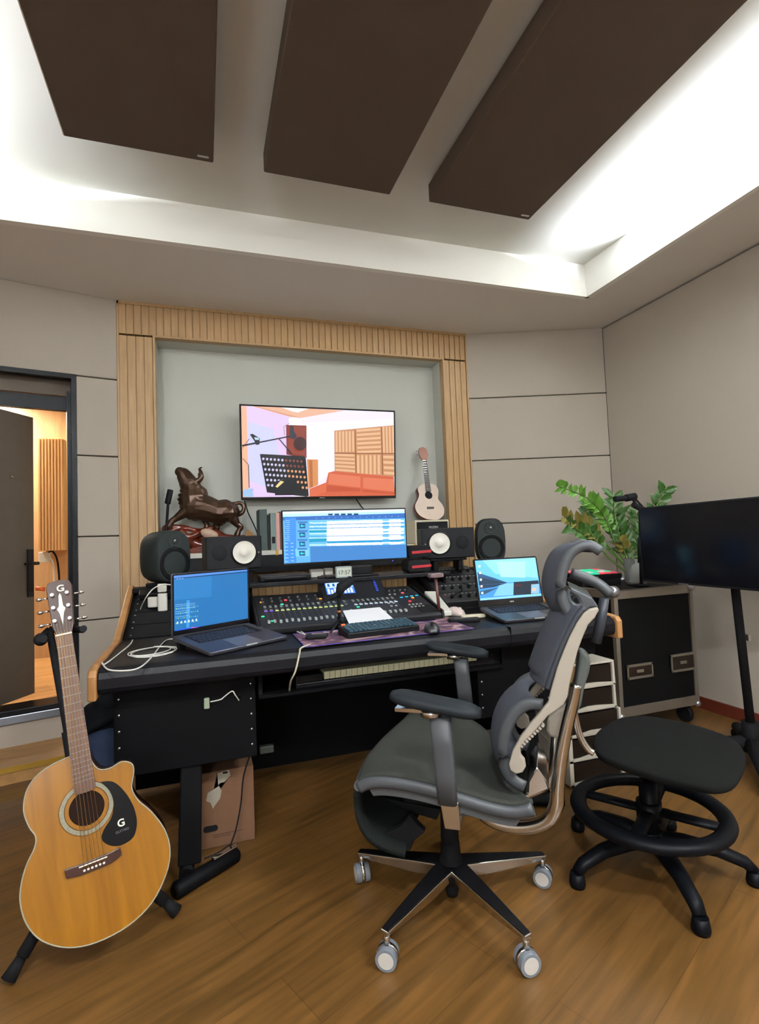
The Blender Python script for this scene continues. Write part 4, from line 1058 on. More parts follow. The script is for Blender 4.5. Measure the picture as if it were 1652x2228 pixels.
# sheet stand with a white page tilted on the console front
pg = thing('paper_sheet', 'white sheet of paper propped on the front of the mixing console', 'paper', (.66, 2.27, MZ))
c4 = [atZ(760, 1369, DZ+.025), atZ(862, 1354, DZ+.025), None, None]
A0, A1 = Vector((.605, 2.285, .818)), Vector((.82, 2.30, .818)); up_ = Vector((.0, .105, .045))
b = B(); b.prism([A0, A1, A1+up_+Vector((-.03, 0, 0)), A0+up_], (0, -.002, .004)); b.build('page', M('white_paper', hexc('#d9dadd'), .8), pg, world=True)
b = B(); b.prism([A0+Vector((.0, .004, -.004)), A1+Vector((0, .004, -.004)), A1+up_*.9+Vector((-.03, .004, -.004)), A0+up_*.9+Vector((0, .004, -.004))], (0, .004, -.004)); b.prism([A0+Vector((.02, .06, .02)), A0+Vector((.02, .064, .02)), Vector((.62, 2.36, MZ)), Vector((.62, 2.356, MZ))], (.16, 0, 0)); b.build('backing_stand', m_blkmat, pg, world=True)
# microphone on a small tripod in front of the console
mc = thing('desk_microphone', 'black microphone on a little tripod stand in front of the mixing console', 'microphone', (*atZ(738, 1368, MZ).xy, MZ), 0)
p = mc.location.copy(); 
def L2(u, v, Y): return atY(u, v, Y)
Ym = p.y
b = B(); b.tube([L2(738, 1350, Ym), L2(738, 1318, Ym), L2(737, 1290, Ym)], [.007, .008, .008]); b.build('pole', m_blkmat, mc, world=True)
b = B(); b.tube([L2(737, 1334, Ym), L2(737, 1328, Ym)], .011, 12); o = b.build('brass_ring', M('brass_ring', hexc('#8a5c38'), .35, .7), mc, world=True); o['label'] = 'brass coloured ring'
for k, (u, v, dy_) in enumerate([(720, 1378, -.05), (762, 1372, -.02), (738, 1362, .06)]):
    e = atZ(u, v, MZ) if k < 2 else Vector((p.x+.005, p.y+.05, MZ)); e.z = MZ+.004
    b = B(); b.tube([L2(738, 1348, Ym), e], [.007, .004]); b.build('leg', m_blkmat, mc, world=True)
b = B(); b.tube([L2(735, 1300, Ym), L2(742, 1278, Ym), L2(765, 1262, Ym+.02)], [.014, .024, .021], 14); b.tube([L2(737, 1292, Ym), L2(720, 1300, Ym), L2(700, 1313, Ym-.02)], [.013, .011, .003], 12); b.build('capsule', m_blkmat, mc, world=True)
# small black calculator-like remote by the mat's left end
rc = thing('control_pad', 'small dark keypad remote on the left end of the desk mat', 'remote', (*atZ(690, 1388, MZ).xy, MZ), math.radians(-22))
b = B(); b.rbox((0, 0, .008), (.085, .075, .014), .012); b.build('case', m_blk, rc, bevel=.002)
b = B(); b.rbox((.0, .012, .016), (.05, .02, .003), .004); b.build('top_plate', M('remote_brown', hexc('#6a564c'), .5), rc)
b = B(); b.cyl((.028, .03, .014), .008, .005, seg=14); b.build('dial', M('pale_dial', hexc('#8d8296'), .4), rc)
# headphone post: dark wooden stick stand
hp = thing('headphone_stand', 'slim reddish-brown wooden headphone stand right of the mixing console', 'stand', (*atZ(958, 1347, DZ).xy, DZ))
Yh = hp.location.y
b = B(); b.tube([(hp.location.x, Yh, DZ+.01), tuple(atY(948, 1255, Yh))], .0075, 10); b.build('post', M('reddish_brown_wood', hexc('#54302a'), .4), hp, world=True)
b = B(); q = atY(948, 1252, Yh); b.rbox(tuple(q), (.075, .045, .022), .012); b.build('cradle', M('dusty_mauve_wood', hexc('#6b5658'), .5), hp, world=True, bevel=.004)
b = B(); b.cyl((hp.location.x, Yh, DZ), .045, .008, seg=28); b.build('base', M('reddish_brown_wood', hexc('#54302a'), .4), hp, world=True)
# white tissue box / white devices between console and rack unit
wb = thing('white_device', 'white wedge-shaped device standing beside the right end of the console', 'device', (*atZ(940, 1335, DZ).xy, DZ))
b = B(); q = [atY(922, 1286, 2.62), atY(950, 1290, 2.62), atY(958, 1335, 2.50), atY(940, 1330, 2.52)]
b.prism([(1.13, 2.66, .90), (1.20, 2.66, .895), (1.165, 2.40, DZ+.03), (1.12, 2.40, DZ+.03)], (0, 0, -.025)); b.build('casing', m_wb, wb, world=True, bevel=.006)
ms = thing('white_mouse', 'white rounded computer mouse with pink sheen behind the remote control', 'mouse', (*atZ(990, 1338, DZ).xy, DZ), math.radians(120))
mouse_mesh(ms, M('white_gloss', hexc('#cdbab4'), .2, coat=.5), .115, .062, .042)
b = B(); b.cyl((-.032, -.004, .032), .009, .008, axis=(0, 1, 0), seg=12); b.build('scroll_wheel', m_wb, ms)
rm = thing('remote_control', 'black remote control lying right of the mouse near the desk edge', 'remote', (*atZ(1010, 1353, DZ).xy, DZ), math.radians(-12))
b = B(); b.rbox((0, 0, .009), (.15, .045, .016), .012); b.build('case', m_blk, rm, bevel=.003)
b = B(); b.box((-.05, -.012, .0172), (.04, .012, .0182)); b.build('key_field', M('key_field', (.05, .05, .05), .5), rm)
wr = thing('white_remote', 'white slim remote behind the black remote control', 'remote', (*atZ(1030, 1345, DZ).xy, DZ), math.radians(-8))
b = B(); b.rbox((0, 0, .010), (.12, .035, .016), .010); b.build('case', m_cream, wr, bevel=.003)

# ---- chargers and power strip at the rack bay
ps = thing('power_strip', 'black power strip with red lit switch behind the left laptop', 'power strip', (-.19, 2.93, .944), 0, rot=(math.radians(21), 0, 0))
b = B(); b.box((-.12, -.03, 0), (.17, .03, .03)); b.build('case', m_blk, ps, bevel=.004)
b = B(); b.box((.06, -.032, .004), (.09, -.029, .026)); b.build('switch_surround', m_wb, ps)
b = B(); b.box((.064, -.034, .007), (.086, -.031, .023)); b.build('red_switch', E('#ff2030', 1.5), ps)
def adapter(u0, u1, v0, v1, Y, lab, d=.04, nm='charger'):
    p, q = atY(u0, v1, Y), atY(u1, v0, Y); b = B(); b.rbox(((p.x+q.x)/2, Y, (p.z+q.z)/2), (q.x-p.x, d, q.z-p.z), .010, axis=2)
    return tag(recentre(b.build(nm, M('apple_white', hexc('#c8c6bd'), .35), bevel=.003)), lab, 'charger')
adapter(322, 344, 1298, 1322, 2.82, 'smaller square white charger plugged in left of the tall one')
adapter(344, 364, 1290, 1330, 2.80, 'tall white laptop charger standing in the power strip')
b = B(); q = atY(353, 1279, 2.80); b.rbox(tuple(q), (.042, .03, .04), .008); tag(recentre(b.build('charger_plug', M('apple_white', hexc('#c8c6bd'), .35), bevel=.004)), 'small white plug block on top of the tall charger', 'plug')
# cables
def cable(pts, r, mat_, lab, name='charging_cable', n=8, cat='cable'):
    b = B(); b.tube(spline(pts, n), r, 6); return tag(recentre(b.build(name, mat_)), lab, cat)
m_wc = M('white_cable', hexc('#cfcdc4'), .5)
zc_ = DZ+.004
cable([atY(380, 1273, 2.72), atY(357, 1272, 2.74), atY(335, 1280, 2.74), atY(318, 1300, 2.72), atX(304, 1330, -.30), atX(296, 1365, -.315), atX(290, 1385, -.32), atZ(285, 1400, DZ+.012), atZ(262, 1420, zc_), atZ(236, 1440, zc_), atZ(225, 1446, zc_), atZ(222, 1442, zc_), atZ(236, 1457, zc_), atZ(275, 1459, zc_), atZ(305, 1452, zc_), atZ(330, 1430, zc_), atZ(352, 1402, zc_), atZ(368, 1391, zc_), atZ(398, 1391, DZ+.010)], .0028, m_wc, 'white charging cable running from the chargers down to the left laptop')
b = B()
cpts = []
for k in range(44):
    a = k*2*PI/14+1.2; r_ = 1-.06*math.sin(k*.9)-k*.006
    q = Vector((-.19+.085*r_*math.cos(a)+.01*math.sin(k*.3), 2.215+.10*r_*math.sin(a), DZ+.003+.0025*(k//14))); cpts.append(q)
cpts.append(Vector((-.085, 2.27, DZ+.003)))
cable(cpts, .0021, m_wc, 'loosely coiled white cable lying on the left worktop', 'coiled_cable', 3)
cable([atZ(560, 1347, DZ+.03), atZ(590, 1360, DZ+.006), atZ(620, 1370, zc_), atZ(645, 1374, zc_), atZ(664, 1381, zc_)], .003, m_wc, 'white cable from the right side of the left laptop to the keypad remote')
cable([atZ(600, 1362, zc_), atZ(625, 1363, zc_), atZ(648, 1370, zc_), atZ(662, 1378, zc_)], .0025, m_wc, 'thin white lead beside the left laptop cable near the console corner')
cable([atZ(676, 1402, DZ+.003), Vector((.34, 1.998, DZ+.004)), Vector((.332, 1.99, .775)), atY(643, 1460, 1.985), atY(633, 1482, 2.02), atY(630, 1503, 2.10)], .0036, M('cream_cable', hexc('#b8b39c'), .5), 'cream cable hanging over the desk front edge between laptop and keys')
cable([atZ(1064, 1330, zc_), atZ(1068, 1340, zc_), atZ(1080, 1343, zc_), atZ(1098, 1340, zc_)], .003, m_wc, 'short white cable at the left corner of the right laptop')
cable([atZ(966, 1318, DZ+.03), atZ(972, 1300, DZ+.05), Vector((1.27, 2.50, .90)), Vector((1.33, 2.60, .93)), Vector((1.42, 2.66, .91))], .0028, m_blkmat, 'thin black cable curving over the rack unit beside the console', 'thin_cable')
# small devices under the desk front
bbox_thing('wall_adapter', 444, 456, 1519, 1544, 2.10, .018, M('pale_adapter', hexc('#8f9a84'), .5), 'small pale adapter on the front of the left lower rack', 'adapter')
cable([atY(458, 1527, 2.10), atY(480, 1522, 2.09), atY(488, 1516, 2.09), atY(505, 1504, 2.08), atY(512, 1512, 2.08), atY(520, 1524, 2.10)], .0024, m_wc, 'short white wire loop at the front of the left lower rack', 'wire')
cable([atY(560, 1500, 2.30), atY(590, 1490, 2.24), atY(640, 1498, 2.2), atY(628, 1508, 2.2), atY(575, 1515, 2.26), atY(520, 1512, 2.105)], .003, m_blkmat, 'loops of black cable hanging under the desk left of the keys', 'black_cable')
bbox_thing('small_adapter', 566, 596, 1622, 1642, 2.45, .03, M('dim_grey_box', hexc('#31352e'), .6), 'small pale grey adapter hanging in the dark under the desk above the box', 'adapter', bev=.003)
# ================================================================ RIGHT-HAND SIDE
m_fc = M('flight_case_black', (.003, .003, .0032), .6, noise=.2, nscale=80)
m_fcal = M('aluminium_edge', hexc('#8f867a'), .38, .7)
FX0, FX1, FY0, FY1, FZ0, FZ1 = 2.25, 2.85, 2.50, 3.08, .11, .835
fc = thing('flight_case', 'black flight case with aluminium edges and ball corners by the right wall', 'flight case', ((FX0+FX1)/2, (FY0+FY1)/2, 0))
b = B(); b.box((FX0+.01, FY0+.01, FZ0), (FX1-.01, FY1-.01, FZ1-.008)); b.build('case_body', m_fc, fc, world=True)
b = B(); t_ = .026
for x in (FX0, FX1-t_): b.box((x, FY0, FZ0), (x+t_, FY0+t_, FZ1)); b.box((x, FY1-t_, FZ0), (x+t_, FY1, FZ1))
for y in (FY0, FY1-t_):
    b.box((FX0+t_, y, FZ1-.05), (FX1-t_, y+t_, FZ1)); b.box((FX0+t_, y, FZ0), (FX1-t_, y+t_, FZ0+.055))
for x in (FX0, FX1-t_):
    b.box((x, FY0+t_, FZ1-.05), (x+t_, FY1-t_, FZ1)); b.box((x, FY0+t_, FZ0), (x+t_, FY1-t_, FZ0+.055))
b.build('edge_profile', m_fcal, fc, world=True, bevel=.002)
for x in (FX0+.01, FX1-.01):
    for y in (FY0+.01, FY1-.01):
        for z in (FZ1-.005, FZ0+.005):
            b = B(); b.ball((x, y, z), .036 if z > .5 else .02, seg=16, rings=10)
            b.build('ball_corner', M('steel_corner', hexc('#a9a9ad'), .3, .8), fc, world=True)
        b = B(); b.cyl((x+(-.05 if x > 2.5 else .05), y+(-.05 if y > 2.8 else .05), .05), .015, .06, seg=10); b.cyl((x+(-.05 if x > 2.5 else .05)-.015, y+(-.05 if y > 2.8 else .05), .05), .05, .03, axis=(1, 0, 0), seg=18); b.build('caster', m_blkmat, fc, world=True)
for (u0, u1, v0, v1) in ((1366, 1420, 1440, 1480), (1462, 1512, 1418, 1464)):
    p, q = atY(u0, v1, FY0), atY(u1, v0, FY0); b = B()
    b.box((p.x, FY0+.001, p.z), (q.x, FY0+.006, q.z), 1)
    for r_ in (((p.x, p.z), (q.x, p.z+.014)), ((p.x, q.z-.014), (q.x, q.z)), ((p.x, p.z), (p.x+.01, q.z)), ((q.x-.01, p.z), (q.x, q.z))): b.box((r_[0][0], FY0-.004, r_[0][1]), (r_[1][0], FY0+.006, r_[1][1]))
    lt = b.build('recessed_latch', [m_fcal, M('latch_dark', hexc('#2c2018'), .4, .5)], fc, world=True, bevel=.001)
    b = B(); b.cbox(((p.x+q.x)/2, FY0-.001, (p.z+q.z)/2), (.05, .008, .018)); o = b.build('latch_wing', m_fcal, lt, world=True, bevel=.002)
# pad controller and box below it on the case
pc = thing('recorder_box', 'flat black box with a blue lamp lying under the pad controller', 'box', (2.42, 2.90, FZ1))
b = B(); b.box((-.15, -.12, 0), (.15, .12, .045)); b.build('case', m_blk, pc, bevel=.004)
b = B(); b.box((-.02, -.122, .02), (.01, -.1205, .026)); b.build('blue_lamp', E('#3060ff', 3), pc)
pd = thing('pad_controller', 'small black controller with glowing green and red pads on the flight case', 'controller', (2.42, 2.90, FZ1+.046), 0, rot=(math.radians(4), 0, 0))
b = B(); b.box((-.155, -.125, .004), (.155, .12, .035)); b.build('case', m_blk, pd, bevel=.005)
cols_ = ['#28e0a0', '#ff5060', '#d8d0c8', '#28e0a0', '#e84a58', '#b8b0a8', '#30d8a8', '#d04050']
pads = {}
for r in range(4):
    for c in range(6):
        cc = cols_[(c*3+r*2+(c*r)) % 8]
        if cc not in pads:
            b = B(); b.rbox((0, 0, .003), (.040, .042, .006), .006); o = b.build('pad', E(cc, .9), pd); pads[cc] = o; o.location = (-.12+.048*c, -.085+.055*r, .035)
        else: rep(pads[cc], [(-.12+.048*c, -.085+.055*r, .035)], pd)
b = B(); b.rbox((-.06, -.126, .018), (.05, .004, .014), .004, axis=1); b.build('front_plate', m_fcal, pd)
# vase with water and the plant
VX, VY = 2.655, 2.74
vs = thing('glass_vase', 'clear square-sided glass vase of water holding the green plant stems', 'vase', (VX, VY, FZ1), 0)
m_glass = M('clear_glass', (.95, .97, .96), .08, trans=.85, ior=1.25)
b = B(); h_ = .165; r_ = .068
b.lathe([(r_*.86, 0), (r_, .02), (r_*1.06, h_), (r_*1.0, h_), (r_*.94, .02), (0, .016)], seg=28, caps=True); b.build('glass', m_glass, vs)
b = B(); b.lathe([(0, .018), (r_*.90, .018), (r_*.93, .085), (0, .085)], seg=28, caps=False); b.build('water', M('water', (.8, .82, .8), .25, trans=.35, ior=1.33), vs)
pl = thing('potted_plant', 'green plant with arching fronds of pointed leaves standing in the glass vase', 'plant', (VX, VY, FZ1+.02), 0)
m_leaf = M('leaf_green', hexc('#33581f'), .42, noise=.35, nscale=9); m_leafy = M('leaf_yellowing', hexc('#6c6428'), .5, noise=.4, nscale=14)
m_leafb = M('leaf_bright', hexc('#4e7d26'), .4, noise=.3, nscale=9); m_stem = M('stem_green', hexc('#4c6a2c'), .5)
random.seed(11)
def frond(ps, n, ll, lw, mat_, name='frond', start=.28, seed=0):
    rnd = random.Random(seed)
    sp_ = spline(ps, 10); b = B(); N = len(sp_)
    b.tube(sp_, [.006*(1-.6*i/N)+.001 for i in range(N)], 7, 1)
    view = Vector((-.5, -.85, .1)).normalized()
    for k in range(n):
        t = start+(1-start)*k/(n-1); i = min(N-2, int(t*(N-1))); p = sp_[i]; d = (sp_[i+1]-p).normalized()
        side = d.cross(view).normalized()
        for sgn in (-1, 1):
            L_ = 1.25*ll*(.75+.5*rnd.random())*(1-.35*abs(t-.6)); W_ = 1.4*lw*(.8+.4*rnd.random())
            ax = (d*(.55+.3*rnd.random()) + side*sgn*(.9) + view*(-.25+.7*rnd.random()) + Vector((0, 0, .1))).normalized()
            nn = ax.cross(side*sgn + view*.2).normalized() if rnd.random() > .5 else (view+side*.5*rnd.random()).normalized()
            w = ax.cross(nn).normalized(); fold = nn*(W_*.28)
            q = [p, p+ax*L_*.3+w*W_*.5+fold, p+ax*L_*.65+w*W_*.42+fold, p+ax*L_-nn*L_*.12, p+ax*L_*.65-w*W_*.42+fold, p+ax*L_*.3-w*W_*.5+fold, p+ax*L_*.35, p+ax*L_*.68-nn*L_*.02]
            b.add(q, [(0, 1, 6), (1, 2, 7, 6), (2, 3, 7), (0, 6, 5), (6, 7, 4, 5), (7, 3, 4)], 0, True)
    # tip leaf
    b.fixn = False
    return b.build(name, [mat_, m_stem], pl, world=True)
def pv(u, v, Y=2.8): return atY(u, v, Y)
base = Vector((VX, VY, FZ1+.03))
frond([base, pv(1345, 1195), pv(1318, 1130), pv(1280, 1085, 2.75), pv(1216, 1058, 2.65)], 17, .062, .026, m_leafb, seed=1, start=.42)
frond([base, pv(1355, 1190), pv(1340, 1130), pv(1335, 1080, 2.85)], 13, .085, .024, m_leaf, seed=2)
frond([base, pv(1335, 1200), pv(1298, 1165), pv(1262, 1140), pv(1228, 1125, 2.7)], 9, .075, .032, m_leafy, seed=3, start=.45)
frond([base, pv(1340, 1210), pv(1300, 1180), pv(1275, 1165), pv(1240, 1142, 2.72)], 8, .07, .034, m_leaf, seed=4, start=.45)
frond([base+Vector((.02, 0, 0)), pv(1385, 1190), pv(1415, 1130, 2.76), pv(1446, 1066, 2.70)], 12, .07, .034, m_leaf, seed=5, start=.3)
frond([base, pv(1375, 1200), pv(1382, 1150, 2.95), pv(1384, 1120, 3.0)], 8, .08, .028, m_leaf, seed=6)
frond([base, pv(1322, 1210), pv(1282, 1150), pv(1276, 1100, 2.9)], 9, .06, .03, m_leaf, seed=7, start=.4)
frond([base, pv(1362, 1205), pv(1352, 1180, 2.75)], 4, .06, .03, m_leafy, seed=8, start=.5)

# small camera on a slim stand behind the vase
cm = thing('camera_stand', 'small black camera on a slim black stand beside the blank television', 'camera', (2.86, 2.96, FZ1), 0)
cm.location = Vector((atY(1394, 1240, 2.62).x, 2.62, FZ1))
b = B(); b.tube([cm.location+Vector((0, 0, .01)), atY(1393, 1180, 2.62), atY(1393, 1112, 2.62)], [.010, .008, .008]); b.tube([atY(1392, 1225, 2.62), atY(1392, 1170, 2.62)], .012, 10); b.build('pole', m_blkmat, cm, world=True)
b = B(); b.cyl(cm.location, .045, .012, seg=24); b.build('base', m_blkmat, cm, world=True)
b = B(); b.tube([atY(1402, 1110, 2.62), atY(1378, 1098, 2.62)], .018, 10); b.tube([atY(1400, 1104, 2.62), atY(1380, 1082, 2.62)], .006); b.tube([atY(1390, 1106, 2.62), atY(1372, 1078, 2.62)], .009); b.build('bracket', m_blkmat, cm, world=True)
b = B(); p = atY(1355, 1085, 2.62); b.tube([atY(1338, 1086, 2.62), atY(1362, 1084, 2.62)], .018, 14); b.tube([atY(1362, 1084, 2.62), atY(1382, 1080, 2.62)], .023, 14); b.build('camera_body', m_blkmat, cm, world=True, bevel=.002)

# ---- blank television on a rolling stand
T0 = Vector((2.32, 2.35, 0)); td = Vector((.235, -.972, 0)); tn = Vector((-.972, -.235, 0))
zt0, zt1 = atY(1391, 1265, 2.35).z, atY(1398, 1105, 2.35).z
st_ = thing('television_on_stand', 'blank black television on a rolling black stand at the right edge', 'television', T0+td*.5+Vector((.12, .03, 0)), 0)
def TP(s, o, z): p = T0+td*s+tn*o; p.z = z; return p
b = B(); b.prism([TP(0, 0, zt0), TP(.94, 0, zt0-.035), TP(.94, 0, zt1+.02), TP(0, 0, zt1)], tn*-.035); b.build('housing', m_blkmat, st_, world=True, bevel=.004)
b = B(); b.prism([TP(.008, .0012, zt0+.012), TP(.93, .0012, zt0-.022), TP(.93, .0012, zt1+.012), TP(.008, .0012, zt1-.008)], tn*.0006); b.build('screen', M('dark_glass', (.002, .002, .003), .14, spec=.35), st_, world=True)
b = B(); b.box((0, 0, 0), (.001, .001, .001)) if False else b.prism([TP(.20, .0008, zt0-.001), TP(.25, .0008, zt0-.003), TP(.25, .0008, zt0-.007), TP(.20, .0008, zt0-.005)], tn*.001); b.build('logo_plate', m_alu, st_, world=True)
pt, pb_ = atY(1597, 1250, 1.98), atY(1633, 1570, 1.98)
b = B(); b.tube([Vector((pt.x, 1.98, pt.z+.25)), pt, pb_], .025, 12, flat=(1, .7), up=(0, 1, 0)); b.build('pole', m_blkmat, st_, world=True)
st_.location.z = 0
b = B(); b.cbox((pb_.x+.0, 1.98, pb_.z+.42), (.02, .06, .03)); b.build('clamp', m_alu, st_, world=True)
fx, fy = pb_.x, 1.98
for dx, dy_ in ((-.30, .22), (-.28, -.28), (.22, .25), (.25, -.25)):
    b = B(); b.tube([(fx, fy, .10), (fx+dx*.5, fy+dy_*.5, .085), (fx+dx, fy+dy_, .07)], [.04, .032, .026], 10); b.build('leg', m_blkmat, st_, world=True)
    b = B(); b.cyl((fx+dx-.012, fy+dy_, .03), .03, .025, axis=(1, 0, 0), seg=16); b.build('caster', m_blkmat, st_, world=True)
b = B(); b.tube([pb_, (fx, fy, .06)], .04, 12); b.build('hub', m_blkmat, st_, world=True)

# ---- white drawer tower under the right end of the desk
wt = thing('drawer_tower', 'narrow white plastic drawer tower with dark drawers under the desk right end', 'drawers', (1.745, 2.28, 0))
m_wpl = M('tower_white', hexc('#b4ae9f'), .5) or M('white_plastic', hexc('#c9c7bc'), .45); m_drawer = M('smoky_drawer', hexc('#1a130e'), .4)
tw = .155
def tier(z0, z1, y0, w):
    b = B(); L0 = .012
    b.box((-w, y0, z0), (-w+.022, y0+.32, z1)); b.box((w-.012, y0, z0), (w, y0+.32, z1)); b.box((-w, y0, z0), (w, y0+.32, z0+.010)); b.box((-w, y0+.31, z0), (w, y0+.32, z1))
    b.build('frame', m_wpl, wt, bevel=.002)
    b = B(); b.prism([(-w+.022, y0-.002, z0+.006), (w-.012, y0-.002, z0+.006), (w-.012, y0-.002, z0+.014), (.04, y0-.002, z0+.022), (-.02, y0-.002, z0+.024), (-w+.06, y0-.002, z0+.014), (-w+.022, y0-.002, z0+.014)], (0, .012, 0)); b.build('front_lip', m_wpl, wt)
    b = B(); b.box((-w+.024, y0+.008, z0+.012), (w-.014, y0+.30, z1-.008)); b.build('drawer', m_drawer, wt, bevel=.003)
n_ = 5
for i in range(n_): tier(.008+.108*i, .008+.108*(i+1), -.17+(.012 if i > 2 else 0), tw-(.012 if i > 2 else 0))
b = B(); b.box((-tw+.012, -.158, .548), (tw-.012, .16, .558)); b.build('top', m_wpl, wt, bevel=.002)

# ================================================================ STOOL
SX, SY = 1.475, 1.53
sl = thing('drafting_stool', 'backless black drafting stool with foot ring and five-star base', 'stool', (SX, SY, 0))
m_stf = M('black_stool_fabric', (.0045, .0048, .0042), .95, noise=.35, nscale=160, bump=.4); m_stp = M('black_stool_plastic', (.003, .0035, .005), .45)
SZ = .455
so = [atZ(u, v, SZ) for u, v in [(1289, 1612), (1300, 1588), (1335, 1562), (1385, 1553), (1440, 1558), (1520, 1575), (1590, 1600), (1618, 1628), (1622, 1655), (1600, 1695), (1565, 1708), (1520, 1703), (1420, 1680), (1330, 1650), (1300, 1632)]]
so = spline(so+[so[0]], 4)[:-1]; cS = sum(so, Vector())/len(so)
b = B(); rows = []
for k, (s_, dz) in enumerate([(0.02, .006), (.5, .005), (.85, .002), (.96, -.004), (1.0, -.010), (.99, -.026), (.93, -.034)]): rows.append([cS+(p-cS)*s_+Vector((0, 0, dz)) for p in so])
b.grid(rows, closed=True); b.add(rows[0], [tuple(range(len(so)))]); b.add(rows[-1], [tuple(range(len(so)))]); b.build('seat', m_stf, sl, world=True)
b = B(); b.tube([(SX, SY, .10), (SX, SY, .30)], .030, 16); b.tube([(SX, SY, .30), (SX, SY, .40)], .016, 14); b.build('column', m_stp, sl, world=True)
b = B(); b.box((SX-.09, SY-.09, .385), (SX+.09, SY+.07, .41)); b.tube([(SX, SY, .395), (SX-.17, SY+.02, .39)], .006); b.build('mechanism', m_stp, sl, world=True, bevel=.004)
RZ_ = .20; RR = .235
b = B(); b.tube([(SX+RR*math.cos(a*PI/24), SY+RR*math.sin(a*PI/24), RZ_) for a in range(49)], .029, 12, caps=False, flat=(1, .75)); ring = b.build('foot_ring', m_stp, sl, world=True)
for k in range(4):
    a = k*PI/2+.6; b = B(); b.tube([(SX+.03*math.cos(a), SY+.03*math.sin(a), RZ_), (SX+RR*math.cos(a), SY+RR*math.sin(a), RZ_)], .02, 8, flat=(1.2, .6)); b.build('ring_spoke', m_stp, sl, world=True)
b = B(); b.cyl((SX, SY, RZ_-.03), .042, .06, seg=20); b.build('ring_hub', m_stp, sl, world=True)
import math as _m
a0 = math.atan2(1.261-SY, 1.371-SX)
for k in range(5):
    a = a0+k*2*PI/5; c_, s_ = math.cos(a), math.sin(a); pt_ = lambda r, z: (SX+r*c_, SY+r*s_, z)
    b = B(); b.tube([pt_(.01, .10), pt_(.10, .105), pt_(.20, .095), pt_(.28, .068), pt_(.305, .045)], [.036, .032, .027, .024, .020], 10, flat=(1, .8)); lg = b.build('leg', m_stp, sl, world=True)
    b = B(); b.lathe([(.024, 0), (.027, .012), (.022, .045)], pt_(.305, 0), seg=16); b.build('glide_foot', m_stp, lg, world=True)
b = B(); b.cyl((SX, SY, .07), .045, .06, seg=20, r2=.038); b.build('hub', m_stp, sl, world=True)
# ================================================================ MESH OFFICE CHAIR
CC = Vector((.745, 1.627, 0)); CF = Vector((-.81, .585, 0)).normalized()
ch = thing('office_chair', 'grey mesh ergonomic office chair with white back ribs and chrome five-star base', 'chair', CC, math.atan2(CF.y, CF.x))
CL = Vector((-CF.y, CF.x, 0)); CI = wm(ch).inverted()
def chp(u, v, y):
    """local point at picture position on the chair's own upright plane at side offset y (left positive = near side)"""
    d = _ray(u, v); o = Vector((0, 0, CAM_H)); c = CC+CL*y; t = (c-o).dot(CL)/d.dot(CL); return CI @ (o+d*t)
m_mesh = M('grey_mesh_fabric', hexc('#3d4049'), .8, noise=.12, nscale=420, bump=.6)
m_seat = M('grey_green_mesh', hexc('#292b25'), .85, noise=.14, nscale=420, bump=.6)
m_grey = M('grey_chair_plastic', hexc('#3f4245'), .45); m_dgrey = M('dark_grey_plastic', hexc('#30343a'), .5)
m_whiteb = M('warm_white_plastic', hexc('#989083'), .42); m_pad = M('armrest_pad', hexc('#1d2124'), .5); m_flap = M('dark_green_grey_mesh', hexc('#1b1f1d'), .85, noise=.12, nscale=420, bump=.5)
m_chr = M('polished_aluminium', (.62, .60, .57), .18, 1)
m_wheel = M('wheel_grey', hexc('#6f757c'), .45); m_cap = M('wheel_cap', hexc('#b9b5ac'), .45)
